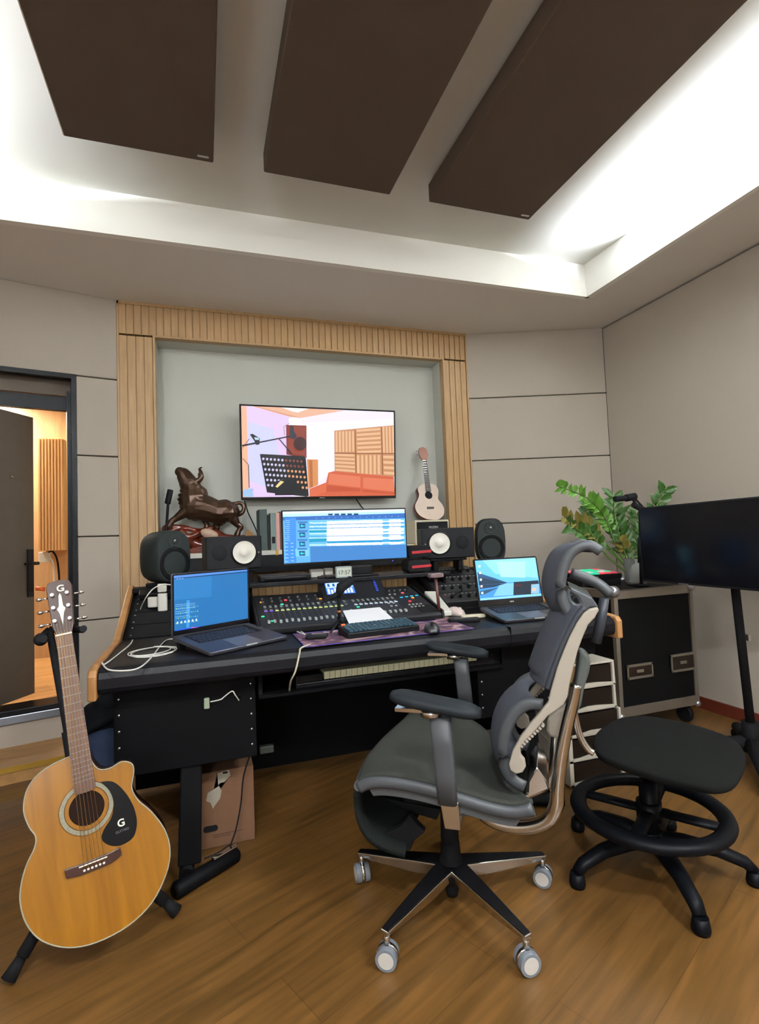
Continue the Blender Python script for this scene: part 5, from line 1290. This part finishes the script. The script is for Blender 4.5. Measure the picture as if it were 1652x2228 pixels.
# base
b = B(); b.lathe([(.018, .028), (.022, .045), (.022, .085), (.045, .09), (.042, .125), (.034, .15), (.03, .20)], seg=20); b.build('gas_column_foot', m_blkmat, ch)
b = B(); b.lathe([(.03, .15), (.028, .29), (.018, .29), (.018, .36)], seg=20); b.build('gas_column', m_blkmat, ch)
for k, an in enumerate((66, 138, -150, -78, -6)):
    a = math.radians(an); c, s = math.cos(a), math.sin(a); sd = Vector((-s, c, 0)); dr_ = Vector((c, s, 0))
    def sec(r, w, z1, z0): o = dr_*r; return [o+sd*w+Vector((0, 0, z1)), o-sd*w+Vector((0, 0, z1)), o-sd*w*1.0+Vector((0, 0, z1-.006)), o-sd*w*.55+Vector((0, 0, z0)), o+sd*w*.55+Vector((0, 0, z0)), o+sd*w+Vector((0, 0, z1-.006))]
    rows = [sec(.02, .034, .135, .09), sec(.12, .028, .126, .08), sec(.25, .020, .112, .082), sec(.335, .013, .102, .086)]
    b = B(); b.grid(rows, smooth=False, closed=True); b.add(rows[0], [tuple(range(6))]); b.add(rows[-1], [tuple(range(6))]); lg = b.build('base_leg', m_chr, ch, bevel=.002)
    b = B(); rr = [[dr_*r+sd*w+Vector((0, 0, z)), dr_*r-sd*w+Vector((0, 0, z))] for r, w, z in ((.03, .030, .1355), (.12, .024, .1265), (.25, .016, .1125), (.330, .010, .1035))]
    b.grid(rr, smooth=False); b.build('black_inlay', m_blk, lg, solid=.0015)
    cp = dr_*.325; wa = a+[.5, -.3, .9, .2, .7][k]; wd = Vector((math.cos(wa), math.sin(wa), 0)); 
    b = B(); b.cyl(cp+Vector((0, 0, .058)), .009, .034, seg=12); cs = b.build('caster', m_chr, lg)
    b.v = []; b.f = []; b.m = []; b.sm = []
    for sg in (-1, 1):
        c0 = cp+Vector((0, 0, .031))+wd*(.006*sg)
        b = B(); b.cyl(c0, .030, .017*1, axis=tuple(wd*sg), seg=24, mi=0); b.cyl(c0+wd*sg*.0172, .022, .001, axis=tuple(wd*sg), seg=20, mi=1); b.build('caster_wheel', [m_wheel, m_cap], lg, bevel=.002)
    b = B(); b.cyl(cp+Vector((0, 0, .033))-wd*.006, .0315, .012, axis=tuple(wd), seg=24); b.build('caster_fender', m_chr, lg)
# mechanism under the seat
b = B(); b.box((-.12, -.09, .345), (.13, .09, .415)); b.box((-.16, -.17, .40), (.14, .17, .425)); b.build('mechanism', m_blkmat, ch, bevel=.01)
# seat
YN = .25
near = [chp(u, v, YN) for u, v in [(782, 1703), (800, 1694), (835, 1691), (890, 1698), (950, 1712), (1010, 1730), (1070, 1748), (1120, 1756), (1160, 1748)]]
far = [chp(u, v, -YN) for u, v in [(893, 1556), (905, 1552), (930, 1550), (965, 1552), (1000, 1560), (1035, 1577), (1062, 1600), (1080, 1630), (1088, 1655)]]
rows = []
for k in range(13):
    t = k/12; row = []
    for i in range(len(near)):
        q = near[i].lerp(far[i], t)
        zc = (near[i].z+far[i].z)/2; xc = (near[i].x+far[i].x)/2
        q.z += -.020*math.sin(PI*t)+ (.006 if t in (0, 1) else 0)
        if i == 0: q.x += .05*math.sin(PI*t)
        elif i == 1: q.x += .045*math.sin(PI*t)
        elif i == 2: q.x += .03*math.sin(PI*t)
        row.append(q)
    rows.append(spline(row, 3))
b = B(); b.grid(rows); b.build('seat_mesh', m_seat, ch, solid=.012, off=0)
for side, ed, sg in (('near', near, 1), ('far', far, -1)):
    sp_ = spline(ed, 3); b = B(); b.tube([p+Vector((0, 0, -.014)) for p in sp_], .016, 10, flat=(.8, 1.1)); b.build('seat_rim', m_grey, ch)
b = B(); b.tube([rows[k][0]+Vector((.002, 0, -.016)) for k in range(13)], .015, 10); b.build('seat_rim', m_grey, ch)
b = B(); sr = spline(near, 3); b.prism([p+Vector((0, -.018, -.02)) for p in sr]+[p+Vector((0, -.018, -.055 if 3 < i < len(sr)-3 else -.03)) for i, p in list(enumerate(sr))[::-1]], (0, .012, 0)); b.build('seat_side_skirt', M('light_grey_plastic', hexc('#484b4d'), .45), ch)
b = B(); pk = [chp(u, v, .2) for u, v in [(985, 1730), (1065, 1752), (1068, 1768), (1050, 1780), (1010, 1776), (985, 1760)]]; b.prism(pk, (0, -.03, 0)); b.build('seat_slide_cover', m_grey, ch, bevel=.004)
# folded foot rest below the front of the seat
fl_ = [chp(u, v, .17) for u, v in [(776, 1728), (777, 1755), (783, 1785), (797, 1815), (822, 1838), (855, 1852), (882, 1860)]]
fl_ = spline(fl_, 3); b = B(); b.grid([[p+Vector((0, -.34*k/6, .0))+Vector((.02*math.sin(PI*k/6), 0, 0)) for p in fl_] for k in range(7)]); b.build('foot_rest', m_flap, ch, solid=.02, off=0)
b = B(); p_ = [chp(u, v, .15) for u, v in [(885, 1855), (897, 1848), (900, 1830), (925, 1815), (912, 1800), (905, 1785), (885, 1780), (868, 1790), (850, 1770), (830, 1750), (842, 1740), (880, 1760), (930, 1770), (925, 1778)]]
b.prism([chp(u, v, .12) for u, v in [(862, 1850), (892, 1852), (900, 1830), (924, 1812), (908, 1796), (890, 1772), (870, 1800), (835, 1815)]], (0, -.03, 0)); b.prism([chp(u, v, .06) for u, v in [(825, 1735), (960, 1762), (950, 1785), (900, 1770), (870, 1755)]], (0, -.12, 0)); b.build('foot_rest_bracket', m_blkmat, ch, bevel=.004)
# armrests
def arm(y, pad0, pad1, post, chrome, dy):
    p0, p1 = chp(*pad0, y), chp(*pad1, y); m_ = (p0+p1)/2; L = (p1-p0).length
    ang = math.atan2(p0.z-p1.z, p0.x-p1.x)
    rows = []
    for i in range(13):
        t = i/12; e = (1-abs(2*t-1)**7)**.5 if 0 < t < 1 else .55; q = p0.lerp(p1, t); w = .046*max(e, .55)*(1-.10*t); h = .019*max(e, .55)
        rows.append([q+Vector((0, w*math.copysign(abs(math.cos(a))**.7, math.cos(a)), h*math.copysign(abs(math.sin(a))**.8, math.sin(a)))) for a in [2*PI*k/20 for k in range(20)]])
    b = B(); b.grid(rows, closed=True); b.add(rows[0], [tuple(range(20))]); b.add(rows[-1], [tuple(range(20))]); b.build('armrest_pad', m_pad, ch)
    q0, q1, w0, w1 = post; a_, c_ = chp(*q0, y), chp(*q1, y)
    b = B(); n0 = len(b.v)
    def ring(c, w, d): return [c+Vector((w*math.copysign(abs(math.cos(t))**.45, math.cos(t)), 0, 0))+Vector((0, d*math.copysign(abs(math.sin(t))**.45, math.sin(t)), 0)) for t in [2*PI*k/16 for k in range(16)]]
    R_ = [ring(a_.lerp(c_, t), w0+(w1-w0)*t, .017) for t in (0, .33, .66, 1)]
    b.grid(R_, closed=True); b.add(R_[0], [tuple(range(16))]); b.add(R_[-1], [tuple(range(16))]); b.build('armrest_post', m_grey, ch)
    b = B(); t_ = p0.lerp(p1, .45)+Vector((0, 0, -.020)); b.lathe([(.030, -.018), (.030, 0)], tuple(t_+Vector((0, 0, .004))), seg=18); b.box((t_.x-.02, t_.y-.018, t_.z-.004), (t_.x+.10, t_.y+.018, t_.z+.006)); b.build('pad_bracket', m_chr, ch)
    if chrome:
        r0, r1 = chp(*chrome[0], y), chp(*chrome[1], y); b = B(); b.prism([r0+Vector((.026, 0, 0)), r0+Vector((-.026, 0, 0)), r1+Vector((-.022, 0, 0)), r1+Vector((.022, 0, 0))], (0, -.022, 0)); b.prism([r1+Vector((.022, -.02, .03)), r1+Vector((-.022, -.02, .03)), r1+Vector((-.022, -.02, 0)), r1+Vector((.022, -.02, 0))], (0, -y*.55, 0)); b.build('arm_support', m_chr, ch, bevel=.003)
arm(.285, (853, 1512), (1046, 1552), ((958, 1558), (975, 1748), .030, .026), ((977, 1745), (985, 1806)), 0)
arm(-.285, (930, 1403), (1062, 1424), ((1003, 1432), (1014, 1535), .027, .027), None, 0)
# back ribs
k6 = lambda x, y: (1040+x/3.713, 1160+y/3.713)
rib = [k6(*p) for p in [(968, 602), (905, 615), (850, 652), (800, 725), (740, 840), (690, 960), (640, 1090), (592, 1260), (568, 1370), (500, 1455), (420, 1545), (340, 1655), (280, 1765), (250, 1870), (262, 1920), (310, 1950), (362, 1935), (388, 1890), (378, 1838), (346, 1800), (346, 1735), (372, 1690), (440, 1625), (520, 1535), (565, 1480), (640, 1430), (690, 1390), (722, 1330), (738, 1230), (765, 1120), (805, 960), (845, 850), (890, 745), (945, 685), (982, 622)]]
YR_ = .19
ribp = [chp(u, v, YR_) for u, v in rib]
for sg in (1, -1):
    b = B(); b.prism([Vector((p.x, (YR_ if sg > 0 else -YR_), p.z)) for p in ribp], (0, -.022*sg, 0)); rb_ = b.build('back_rib', m_whiteb, ch, bevel=.006, bseg=3)
    b = B()
    for k in range(9):   # ridges on the lumbar adjuster
        t = k/8; q = chp(*k6(520-170*t, 1545+165*t), YR_); b.cbox((q.x-.001, sg*(YR_-.010), q.z-.004), (.006, .022, .008), rot=Matrix.Rotation(.9, 3, 'Y'))
    b.build('ridges', m_whiteb, rb_)
# back mesh
ed = spline([chp(*k6(*p), YR_-.01) for p in [(860, 600), (800, 680), (735, 800), (680, 920), (630, 1050), (585, 1180), (560, 1260)]], 4)
rows = []
for k in range(15):
    t = k/14; y = (YR_-.012)*(1-2*t); rows.append([Vector((p.x+.062*(1-(2*t-1)**2)*(1 if i < len(ed)-4 else .8), y, p.z)) for i, p in enumerate(ed)])
b = B(); b.grid(rows); b.build('back_mesh', m_mesh, ch, solid=.006, off=0)
for k in (0, -1):
    b = B(); b.tube(rows[k], .008, 8); b.build('back_mesh_rim', m_dgrey, ch)
# lumbar support
lu = spline([chp(u, v, .15) for u, v in [(1182, 1534), (1150, 1532), (1122, 1550), (1102, 1585), (1095, 1625), (1098, 1665), (1115, 1695), (1142, 1712)]], 3)
rows = [[p+Vector((.045*(1-(2*k/12-1)**2), -.30*k/12, 0)) for p in lu] for k in range(13)]
b = B(); b.grid(rows); b.build('lumbar_mesh', m_mesh, ch, solid=.008, off=0)
for k in (0, -1):
    b = B(); b.tube(rows[k], .014, 10, flat=(.7, 1.25)); b.build('lumbar_rim', m_grey, ch)
# headrest
hd = spline([chp(u, v, .13) for u, v in [(1308, 1200), (1285, 1187), (1262, 1190), (1240, 1207), (1226, 1238), (1220, 1275), (1226, 1310), (1243, 1340), (1262, 1350)]], 3)
rows = [[p+Vector((.05*(1-(2*k/12-1)**2), -.26*k/12, 0)) for p in hd] for k in range(13)]
b = B(); b.grid(rows); b.build('headrest_mesh', m_mesh, ch, solid=.008, off=0)
for k in (0, -1):
    b = B(); b.tube(rows[k], .013, 10, flat=(.8, 1.2)); b.build('headrest_rim', m_grey, ch)
b = B(); ov = [chp(u, v, .10) for u, v in [(1240, 1283), (1250, 1290), (1262, 1302), (1264, 1315), (1252, 1318), (1240, 1308), (1236, 1292), (1240, 1283)]]; b.tube(spline(ov, 4), .008, 8); b.build('headrest_ring', m_grey, ch)
b = B(); b.prism([chp(u, v, .11) for u, v in [(1240, 1278), (1262, 1288), (1290, 1302), (1303, 1321), (1285, 1322), (1262, 1340), (1256, 1325), (1266, 1312), (1258, 1298), (1244, 1290)]], (0, -.22, 0)); b.build('headrest_neck', m_grey, ch, bevel=.004)
hg = [chp(u, v, -.02) for u, v in [(1243, 1247), (1275, 1258), (1305, 1272), (1328, 1292)]]
b = B(); b.tube(spline(hg, 4), .017, 10, flat=(1.5, 1)); b.build('headrest_arm', m_grey, ch)
b = B(); b.tube([chp(1316, 1300, -.02), chp(1308, 1345, -.02), chp(1298, 1398, -.02)], [.014, .016, .015], 10, flat=(1.4, 1)); b.build('headrest_post', m_dgrey, ch)
# spine behind the ribs
b = B(); b.prism([chp(*k6(*p), .04) for p in [(820, 962), (865, 968), (902, 1010), (912, 1060), (900, 1130), (860, 1260), (835, 1400), (800, 1460), (770, 1400), (790, 1200)]], (0, -.08, 0)); b.build('spine', M('grey_green_plastic', hexc('#4b504c'), .5), ch, bevel=.01, bseg=3)
b = B(); b.prism([chp(*k6(*p), .05) for p in [(640, 1430), (720, 1400), (700, 1560), (650, 1660), (580, 1650), (552, 1600), (560, 1500)]], (0, -.10, 0)); b.build('spine_cover', m_whiteb, ch, bevel=.008)
# chrome tubes
tb = spline([chp(u, v, .13) for u, v in [(1254, 1488), (1246, 1530), (1233, 1585), (1221, 1650), (1214, 1710), (1211, 1752), (1195, 1785), (1160, 1803), (1115, 1808), (1075, 1800), (1045, 1782), (1035, 1765)]], 4)
for sg in (1, -1):
    b = B(); b.tube([Vector((p.x, sg*.13 if i < 20 else sg*(.13-.05*(i-20)/(len(tb)-20)), p.z)) for i, p in enumerate(tb)], [.0155+.005*min(1, i/20) for i in range(len(tb))], 14); b.build('chrome_arm', m_chr, ch)
b = B(); b.tube(spline([chp(u, v, -.10) for u, v in [(1248, 1520), (1252, 1560), (1262, 1600), (1278, 1628), (1292, 1638)]], 4), .011, 10); b.build('chrome_hook', m_chr, ch)
b = B(); b.prism([chp(u, v, .11) for u, v in [(1168, 1668), (1190, 1700), (1196, 1718), (1150, 1736), (1096, 1752), (1088, 1766), (1080, 1756), (1090, 1745), (1148, 1726), (1150, 1700)]], (0, -.20, 0)); b.build('rear_bracket', m_chr, ch, bevel=.004)
# ================================================================ GUITAR AND LEFT FOREGROUND
from mathutils import Vector as V3
w_ = Vector((1.3216, -.0294, .1985)); GM = Matrix.Translation((-.2859, 1.7265, .1108)) @ Matrix.Rotation(w_.length, 4, w_.normalized())
gt = thing('acoustic_guitar', 'honey-coloured cutaway acoustic guitar with black pickguard on a floor stand', 'guitar', (0, 0, 0))
gt.rotation_mode = 'XYZ'; gt.location = GM.to_translation(); gt.rotation_euler = GM.to_euler()
m_top = wood('honey_spruce', hexc('#774a08'), hexc('#8f5e0c'), (10, .8, 1), 3, .25, coat=.5)
m_side = M('guitar_side_brown', hexc('#3a1f14'), .25, coat=.5); m_bind = M('cream_binding', hexc('#8f8a76'), .35)
m_neck = wood('rosewood', hexc('#4a3226'), hexc('#6b4b38'), (14, 1, 1), 6, .5); m_head = M('dark_headstock', hexc('#341a14'), .25, coat=.6); m_bone = M('bone_white', hexc('#e0d8c4'), .4)
out = [(-.028, .489), (-.076, .481), (-.118, .462), (-.145, .428), (-.155, .382), (-.146, .336), (-.134, .308), (-.139, .280), (-.163, .242), (-.179, .2), (-.185, .157), (-.176, .102), (-.146, .048), (-.090, .006), (-.022, -.012), (.061, -.006), (.129, .026), (.177, .083), (.197, .139), (.192, .199), (.163, .263), (.134, .305), (.121, .346), (.133, .388), (.131, .414), (.105, .429), (.072, .421), (.043, .428), (.027, .455), (.02, .489)]
ol = [(p.x, p.y) for p in spline([(x, y, 0) for x, y in out], 4)] 
b = B(); b.prism([(x, y, -.105) for x, y in ol], (0, 0, .1025), 0, True); b.build('body', m_side, gt)
# top with a real sound hole
hc, hr = (-.002, .334), .0465
b = B(); bm_ = bmesh.new(); me = None
N = len(ol); M_ = 48
ring_in = [(hc[0]+hr*math.cos(2*PI*k/M_), hc[1]+hr*math.sin(2*PI*k/M_)) for k in range(M_)]
vo = [bm_.verts.new((x, y, .001)) for x, y in ol]; vi = [bm_.verts.new((x, y, .001)) for x, y in ring_in]
es = [bm_.edges.new((vo[i], vo[(i+1) % N])) for i in range(N)]+[bm_.edges.new((vi[i], vi[(i+1) % M_])) for i in range(M_)]
bmesh.ops.triangle_fill(bm_, edges=es, use_beauty=True, use_dissolve=False)
bmesh.ops.recalc_face_normals(bm_, faces=bm_.faces)
if sum(f.normal.z for f in bm_.faces) < 0: bmesh.ops.reverse_faces(bm_, faces=bm_.faces)
me = bpy.data.meshes.new('top_board'); bm_.to_mesh(me); bm_.free(); me.materials.append(m_top)
o = bpy.data.objects.new('top_board', me); COL.objects.link(o); o.parent = gt; md = o.modifiers.new('s', 'SOLIDIFY'); md.thickness = .0025; md.offset = -1
b = B(); b.cyl((*hc, -.004), hr*1.02, .0025, seg=40); b.build('sound_hole', M('sound_hole_dark', hexc('#1c0e08'), .8), gt)
b = B(); b.tube([(x, y, .0005) for x, y in ol]+[(ol[0][0], ol[0][1], .0005)], .0020, 8); b.build('binding', m_bind, gt)
m_ros = M('rosette_grey', hexc('#7d7a66'), .35, noise=.4, nscale=120)
for r0, r1, mt_ in ((.059, .070, m_ros), (.0715, .0723, m_blkmat), (.057, .058, m_blkmat)):
    b = B(); rr = [[(hc[0]+r*math.cos(2*PI*k/64), hc[1]+r*math.sin(2*PI*k/64), .0014) for k in range(64)] for r in (r0, r1)]; b.grid(rr, closed=True, smooth=False); b.build('rosette', mt_, gt, solid=.0004)
pk = spline([(x, y, .0016) for x, y in [(.042, .392), (.073, .382), (.099, .347), (.118, .296), (.121, .248), (.106, .213), (.073, .204), (.044, .214), (.025, .238), (.034, .262), (.058, .288), (.068, .324), (.062, .360), (.042, .392)]], 4)[:-1]
b = B(); b.prism(pk, (0, 0, .0015)); b.build('pickguard', M('pickguard_black', (.003, .003, .0035), .3, spec=.25), gt)
m_logo = M('pearl_logo', hexc('#d8d8c8'), .3)
text('G', .028, (.080, .262, .0036), Euler((0, 0, .02)), m_logo, 'pickguard_logo', gt, font_bold=True)
text('GUITARS', .009, (.080, .241, .0036), Euler((0, 0, .02)), M('dim_print', (.12, .12, .12), .4), 'pickguard_print', gt)
b = B(); b.prism([(x, y, .001) for x, y in [(-.075, .198), (-.04, .196), (.04, .197), (.068, .201), (.071, .179), (.040, .168), (-.040, .168), (-.073, .174)]], (0, 0, .009)); b.build('bridge', m_head, gt, bevel=.002)
b = B(); b.cbox((-.003, .190, .011), (.072, .003, .004), rot=Matrix.Rotation(.0, 3, 'Z')); b.build('saddle', m_bone, gt)
b = B(); b.ball((0, 0, 0), .0036, seg=10, rings=6); pin = b.build('bridge_pin', m_bone, gt); pp_ = [(-.027+.0100*i, .177, .011) for i in range(6)]; pin.location = pp_[0]; rep(pin, pp_[1:], gt)
b = B(); b.prism([(-.028, .384, .0015), (-.012, .378, .0015), (.012, .378, .0015), (.028, .384, .0015), (.022, .85, .0015), (-.022, .85, .0015)], (0, 0, .006)); b.build('fretboard', m_neck, gt)
b = B(); b.box((-.0215, .49, -.018), (.0215, .85, .0015)); b.build('neck', M('neck_brown', hexc('#4a2a1c'), .35), gt, bevel=.006)
b = B(); b.box((-.0222, .849, .001), (.0222, .854, .0115)); b.build('nut', m_bone, gt)
b = B(); b.box((-.5, -.0008, 0), (.5, .0008, .0012)); fr_ = b.build('fret', M('dull_fret_metal', (.25, .24, .22), .5, .7), gt)
scl = .64; first = True
for n in range(1, 21):
    y = .85-scl*(1-2**(-n/12)); w2 = .044+.012*(.85-y)/.475
    if first: o = fr_; first = False
    else: o = fr_.copy(); COL.objects.link(o); o.parent = gt
    o.location = (0, y, .0075); o.scale = (w2, 1, 1)
m_str = M('bronze_string', hexc('#9a7a4a'), .3, .9)
for i in range(6):
    x0, x1 = -.027+.0105*i, -.0175+.007*i; b = B(); b.tube([(x0, .176, .0105), (x0*.98, .19, .0135), (x1, .852, .0118), (x1*1.3, .90, .004)], .00055 if i > 2 else .0008, 5); b.build('string', m_str, gt)
# headstock, slightly angled back
HMm = Matrix.Translation((0, .853, 0)) @ Matrix.Rotation(math.radians(-12), 4, 'X')
def hs(x, y, z): return HMm @ Vector((x, y, z))
b = B(); b.prism([hs(x, y, -.012) for x, y in [(-.022, 0), (.022, 0), (.030, .03), (.037, .165), (.030, .182), (0, .188), (-.030, .182), (-.037, .165), (-.030, .03)]], HMm.to_3x3() @ Vector((0, 0, .015))); b.build('headstock', m_head, gt, bevel=.002)
text('G', .032, tuple(hs(.004, .155, .0042)), Matrix.Rotation(math.radians(-12), 3, 'X').to_euler(), m_logo, 'headstock_logo', gt, font_bold=True)
b = B(); b.prism([hs(x, y, .0032) for x, y in [(0, .03), (.006, .07), (.012, .085), (.006, .095), (.004, .13), (0, .14), (-.004, .13), (-.006, .095), (-.012, .085), (-.006, .07)]], HMm.to_3x3() @ Vector((0, 0, .0006))); b.build('headstock_inlay', m_logo, gt)
for sg in (-1, 1):
    for k in range(3):
        y = .045+.045*k
        b = B(); b.cyl(hs(sg*.021, y, .003), .0055, .010, seg=12, axis=tuple(HMm.to_3x3() @ Vector((0, 0, 1)))); tp = b.build('tuner_post', m_chrome, gt)
        b = B(); b.tube([hs(sg*.034, y, -.010), hs(sg*.052, y, -.010)], .003, 8); b.ball(hs(sg*.060, y, -.010), (.010, .006, .008)); b.build('tuner_button', m_chrome, gt)

# guitar stand
gs = thing('guitar_stand', 'black tubular folding stand holding the acoustic guitar upright', 'stand', (-.32, 1.86, 0))
def G(x, y, z): return GM @ Vector((x, y, z))
mast_top = G(-.045, .885, -.060); yoke = G(0, .30, -.16)
lf, rf = atZ(20, 2128, .02), atZ(383, 1982, .02); bf = Vector((-.42, 2.25, .02))
b = B(); b.tube([G(-.02, .02, -.15), G(-.034, .48, -.115), mast_top], [.013, .013, .011], 12); b.tube([G(-.034, .40, -.125), G(-.036, .56, -.110)], .019, 12); b.build('mast', m_blkmat, gs, world=True)
b = B(); b.tube([mast_top, G(-.075, .86, -.05), G(-.062, .855, -.012), G(-.055, .85, .01)], .011, 10); b.tube([mast_top, G(.05, .86, -.05), G(.055, .855, .01)], .011, 10); b.ball(G(-.065, .853, -.01), .02); b.build('neck_yoke', m_blkmat, gs, world=True)
for e, nm in ((lf, 'near'), (rf, 'right'), (bf, 'rear')):
    st0 = G(-.02, .22, -.15) if nm != 'rear' else G(-.02, .30, -.15)
    dirv = (e-st0).normalized()
    b = B(); b.tube([st0, e-dirv*.02], .0115, 12); lg = b.build('leg', m_blkmat, gs, world=True)
    b = B(); b.tube([e-dirv*.13, e-dirv*.05], .018, 12); b.build('clamp', m_blkmat, lg, world=True)
    b = B(); b.tube([e-dirv*.05, e+dirv*.004], [.014, .021], 12); b.build('rubber_foot', m_blkmat, lg, world=True)
for sx in (-.10, .12):
    b = B(); b.tube([G(-.02, .05, -.14), G(sx, .03, -.130), G(sx, .0, -.115), G(sx, -.004, -.06), G(sx, -.004, .010), G(sx, .010, .016)] if False else [G(-.02, .06, -.14), G(sx*.9, .04, -.130), G(sx*.9, .006, -.12)], .009, 10); b.build('support_arm', m_blkmat, gs, world=True)

# ---- cardboard box under the desk
cb = thing('cardboard_box', 'brown cardboard box with torn white tape standing under the desk', 'box', (.065, 2.40, 0))
m_card = M('cardboard', hexc('#644630'), .85, noise=.08, nscale=30)
b = B(); b.box((-.11, -.14, 0), (.11, .14, .292)); b.build('carton', m_card, cb, bevel=.003)
b = B(); b.box((-.11, -.002, .2925), (.11, .002, .2935)); b.build('flap_seam', M('card_dark', hexc('#5a3d26'), .9), cb)
m_tape = M('torn_tape', hexc('#8d8576'), .6)
b = B(); b.prism([(-.03, -.1406, .284), (.015, -.1406, .290), (.02, -.1406, .268), (-.005, -.1406, .245), (-.018, -.1406, .246), (-.045, -.1406, .225), (-.068, -.1406, .215), (-.075, -.1406, .185), (-.058, -.1406, .175), (-.05, -.1406, .150), (-.042, -.1406, .162), (-.022, -.1406, .185), (-.015, -.1406, .215), (-.028, -.1406, .240)], (0, -.0008, 0)); b.build('tape', m_tape, cb)
b = B(); b.rbox((-.060, -.1408, .075), (.055, .001, .024), .011, axis=1); b.build('printed_badge', m_blkmat, cb)
for k in range(2):
    b = B(); b.box((-.05, -.1408, .046-.008*k), (.065-.05*k, -.1402, .049-.008*k)); b.build('printed_line', M('print_brown', hexc('#4a3220'), .9), cb)
b = B(); b.rbox((.0, -.141, .282), (.02, .001, .008), .004, axis=1); b.build('hand_hole', m_blkmat, cb)
cable([atY(545, 1640, 2.20), atY(530, 1690, 2.20), atY(524, 1750, 2.20), atY(512, 1810, 2.19), atY(492, 1862, 2.15), Vector((.075, 2.115, .075)), Vector((.03, 2.09, .07)), Vector((-.02, 2.08, .064))], .003, m_blkmat, 'thin dark cable hanging in front of the cardboard box', 'hanging_cable')
pedp = Vector((.055, 2.10, .062))
b = B(); b.cbox(tuple(pedp), (.11, .018, .007), rot=Matrix.Rotation(.6, 3, 'Z')); tag(recentre(b.build('metal_strip', M('chrome', (.8, .8, .8), .12, 1), bevel=.002)), 'short shiny metal strip lying on the left desk foot', 'strip')

# ---- blue bag with a black garment behind the guitar neck
bg = thing('blue_bag', 'dark blue cloth bag standing between the step and the desk', 'bag', (-.44, 2.58, 0))
b = B(); rows = []
for i in range(9):
    t = i/8; z = .005+.43*t; w = .115-.02*t+.006*math.sin(5*t); d = .10-.03*t
    rows.append([Vector((w*math.copysign(abs(math.cos(a))**.6, math.cos(a))+.004*math.sin(3*a+4*t), d*math.copysign(abs(math.sin(a))**.6, math.sin(a)), z+.006*math.sin(4*a))) for a in [2*PI*k/28 for k in range(28)]])
b.grid(rows, closed=True); b.add(rows[0], [tuple(range(28))]); b.add(rows[-1], [tuple(range(28))]); b.build('bag_body', M('navy_cloth', hexc('#22304a'), .85, noise=.15, nscale=60), bg)
b = B(); 
for (x, z0, r) in ((-.07, .44, .045), (.0, .50, .05), (.05, .54, .045), (.03, .46, .055), (-.02, .45, .05), (.09, .50, .03)): b.ball((x-.0, -.02, z0), (r*1.3, .05, r))
b.tube([(-.02, -.05, .49), (.0, -.05, .56), (.04, -.04, .55)], .016); b.tube([(-.10, -.08, .435), (-.05, -.09, .445), (.08, -.08, .50)], .02)
g_ = tag(b.build('garment', M('black_cloth', hexc('#101216'), .9), remesh=.008), 'crumpled black jacket lying on top of the dark blue bag', 'jacket'); g_.location = bg.location

# ---- next room: slatted light wood cabinet, cable box
m_hoak = wood('pale_slat', hexc('#cf9f66'), hexc('#e2b981'), (14, 14, .8), 4, .5)
def hbox(n, u0, u1, v0, v1, Y, dep, mat_): 
    p, q = atY(u0, v1, Y), atY(u1, v0, Y); b = B(); b.box((p.x, Y, p.z), (q.x, Y+dep, q.z)); return b.build(n, mat_)
cw = thing('wall_cabinet', 'pale slatted wooden wall cabinet seen through the doorway', 'cabinet', (*atY(112, 1190, 5.2).xy, atY(112, 1195, 5.2).z))
cw.location.y = 5.2
x0, x1 = atY(84, 1000, 5.2).x, atY(139, 1000, 5.2).x; z0, z1_ = atY(110, 1198, 5.2).z, atY(110, 955, 5.2).z
b = B(); n = 8; w = (x1-x0)/n
for i in range(n): b.box((x0+w*i, 5.19, z0), (x0+w*(i+1)-.012, 5.205, z1_))
b.box((x0, 5.2, z0), (x1, 5.4, z1_)); b.build('slatted_front', m_hoak, cw, world=True)
b = B(); b.box((-4, 5.40, .26), (x1+.0, 5.5, 2.7)); struct(b.build('wall_hall', wood('hall_panel', hexc('#b58a5c'), hexc('#c8a070'), (5, 5, .8), 4, .5)))
jb = thing('junction_box', 'small white box with cables below the cabinet in the next room', 'box', (*atY(99, 1222, 5.3).xy, atY(99, 1225, 5.3).z))
b = B(); b.cbox((0, 0, .05), (.09, .06, .09)); b.build('case', m_wb, jb, bevel=.004)
b = B(); b.tube(spline([(.02, -.02, .08), (.06, -.03, .10), (.10, -.03, .0), (.12, -.03, -.30), (.16, -.03, -.6)]), .008); b.build('lead', m_blkmat, jb)
b = B(); b.tube(spline([(.04, -.02, .05), (.07, -.03, -.05), (.07, -.03, -.35), (.05, -.03, -.6)]), .008); b.build('lead', m_wc, jb)
b = B(); q = Lc-ld*.0+Vector((0, 0, .96)); b.tube([q+Vector((.01, -.01, 0)), q+Vector((.06, .0, -.01))], .013); tag(recentre(b.build('orange_knob', M('orange_knob', hexc('#e0642a'), .5))), 'small orange grip beside the black door handle', 'grip')
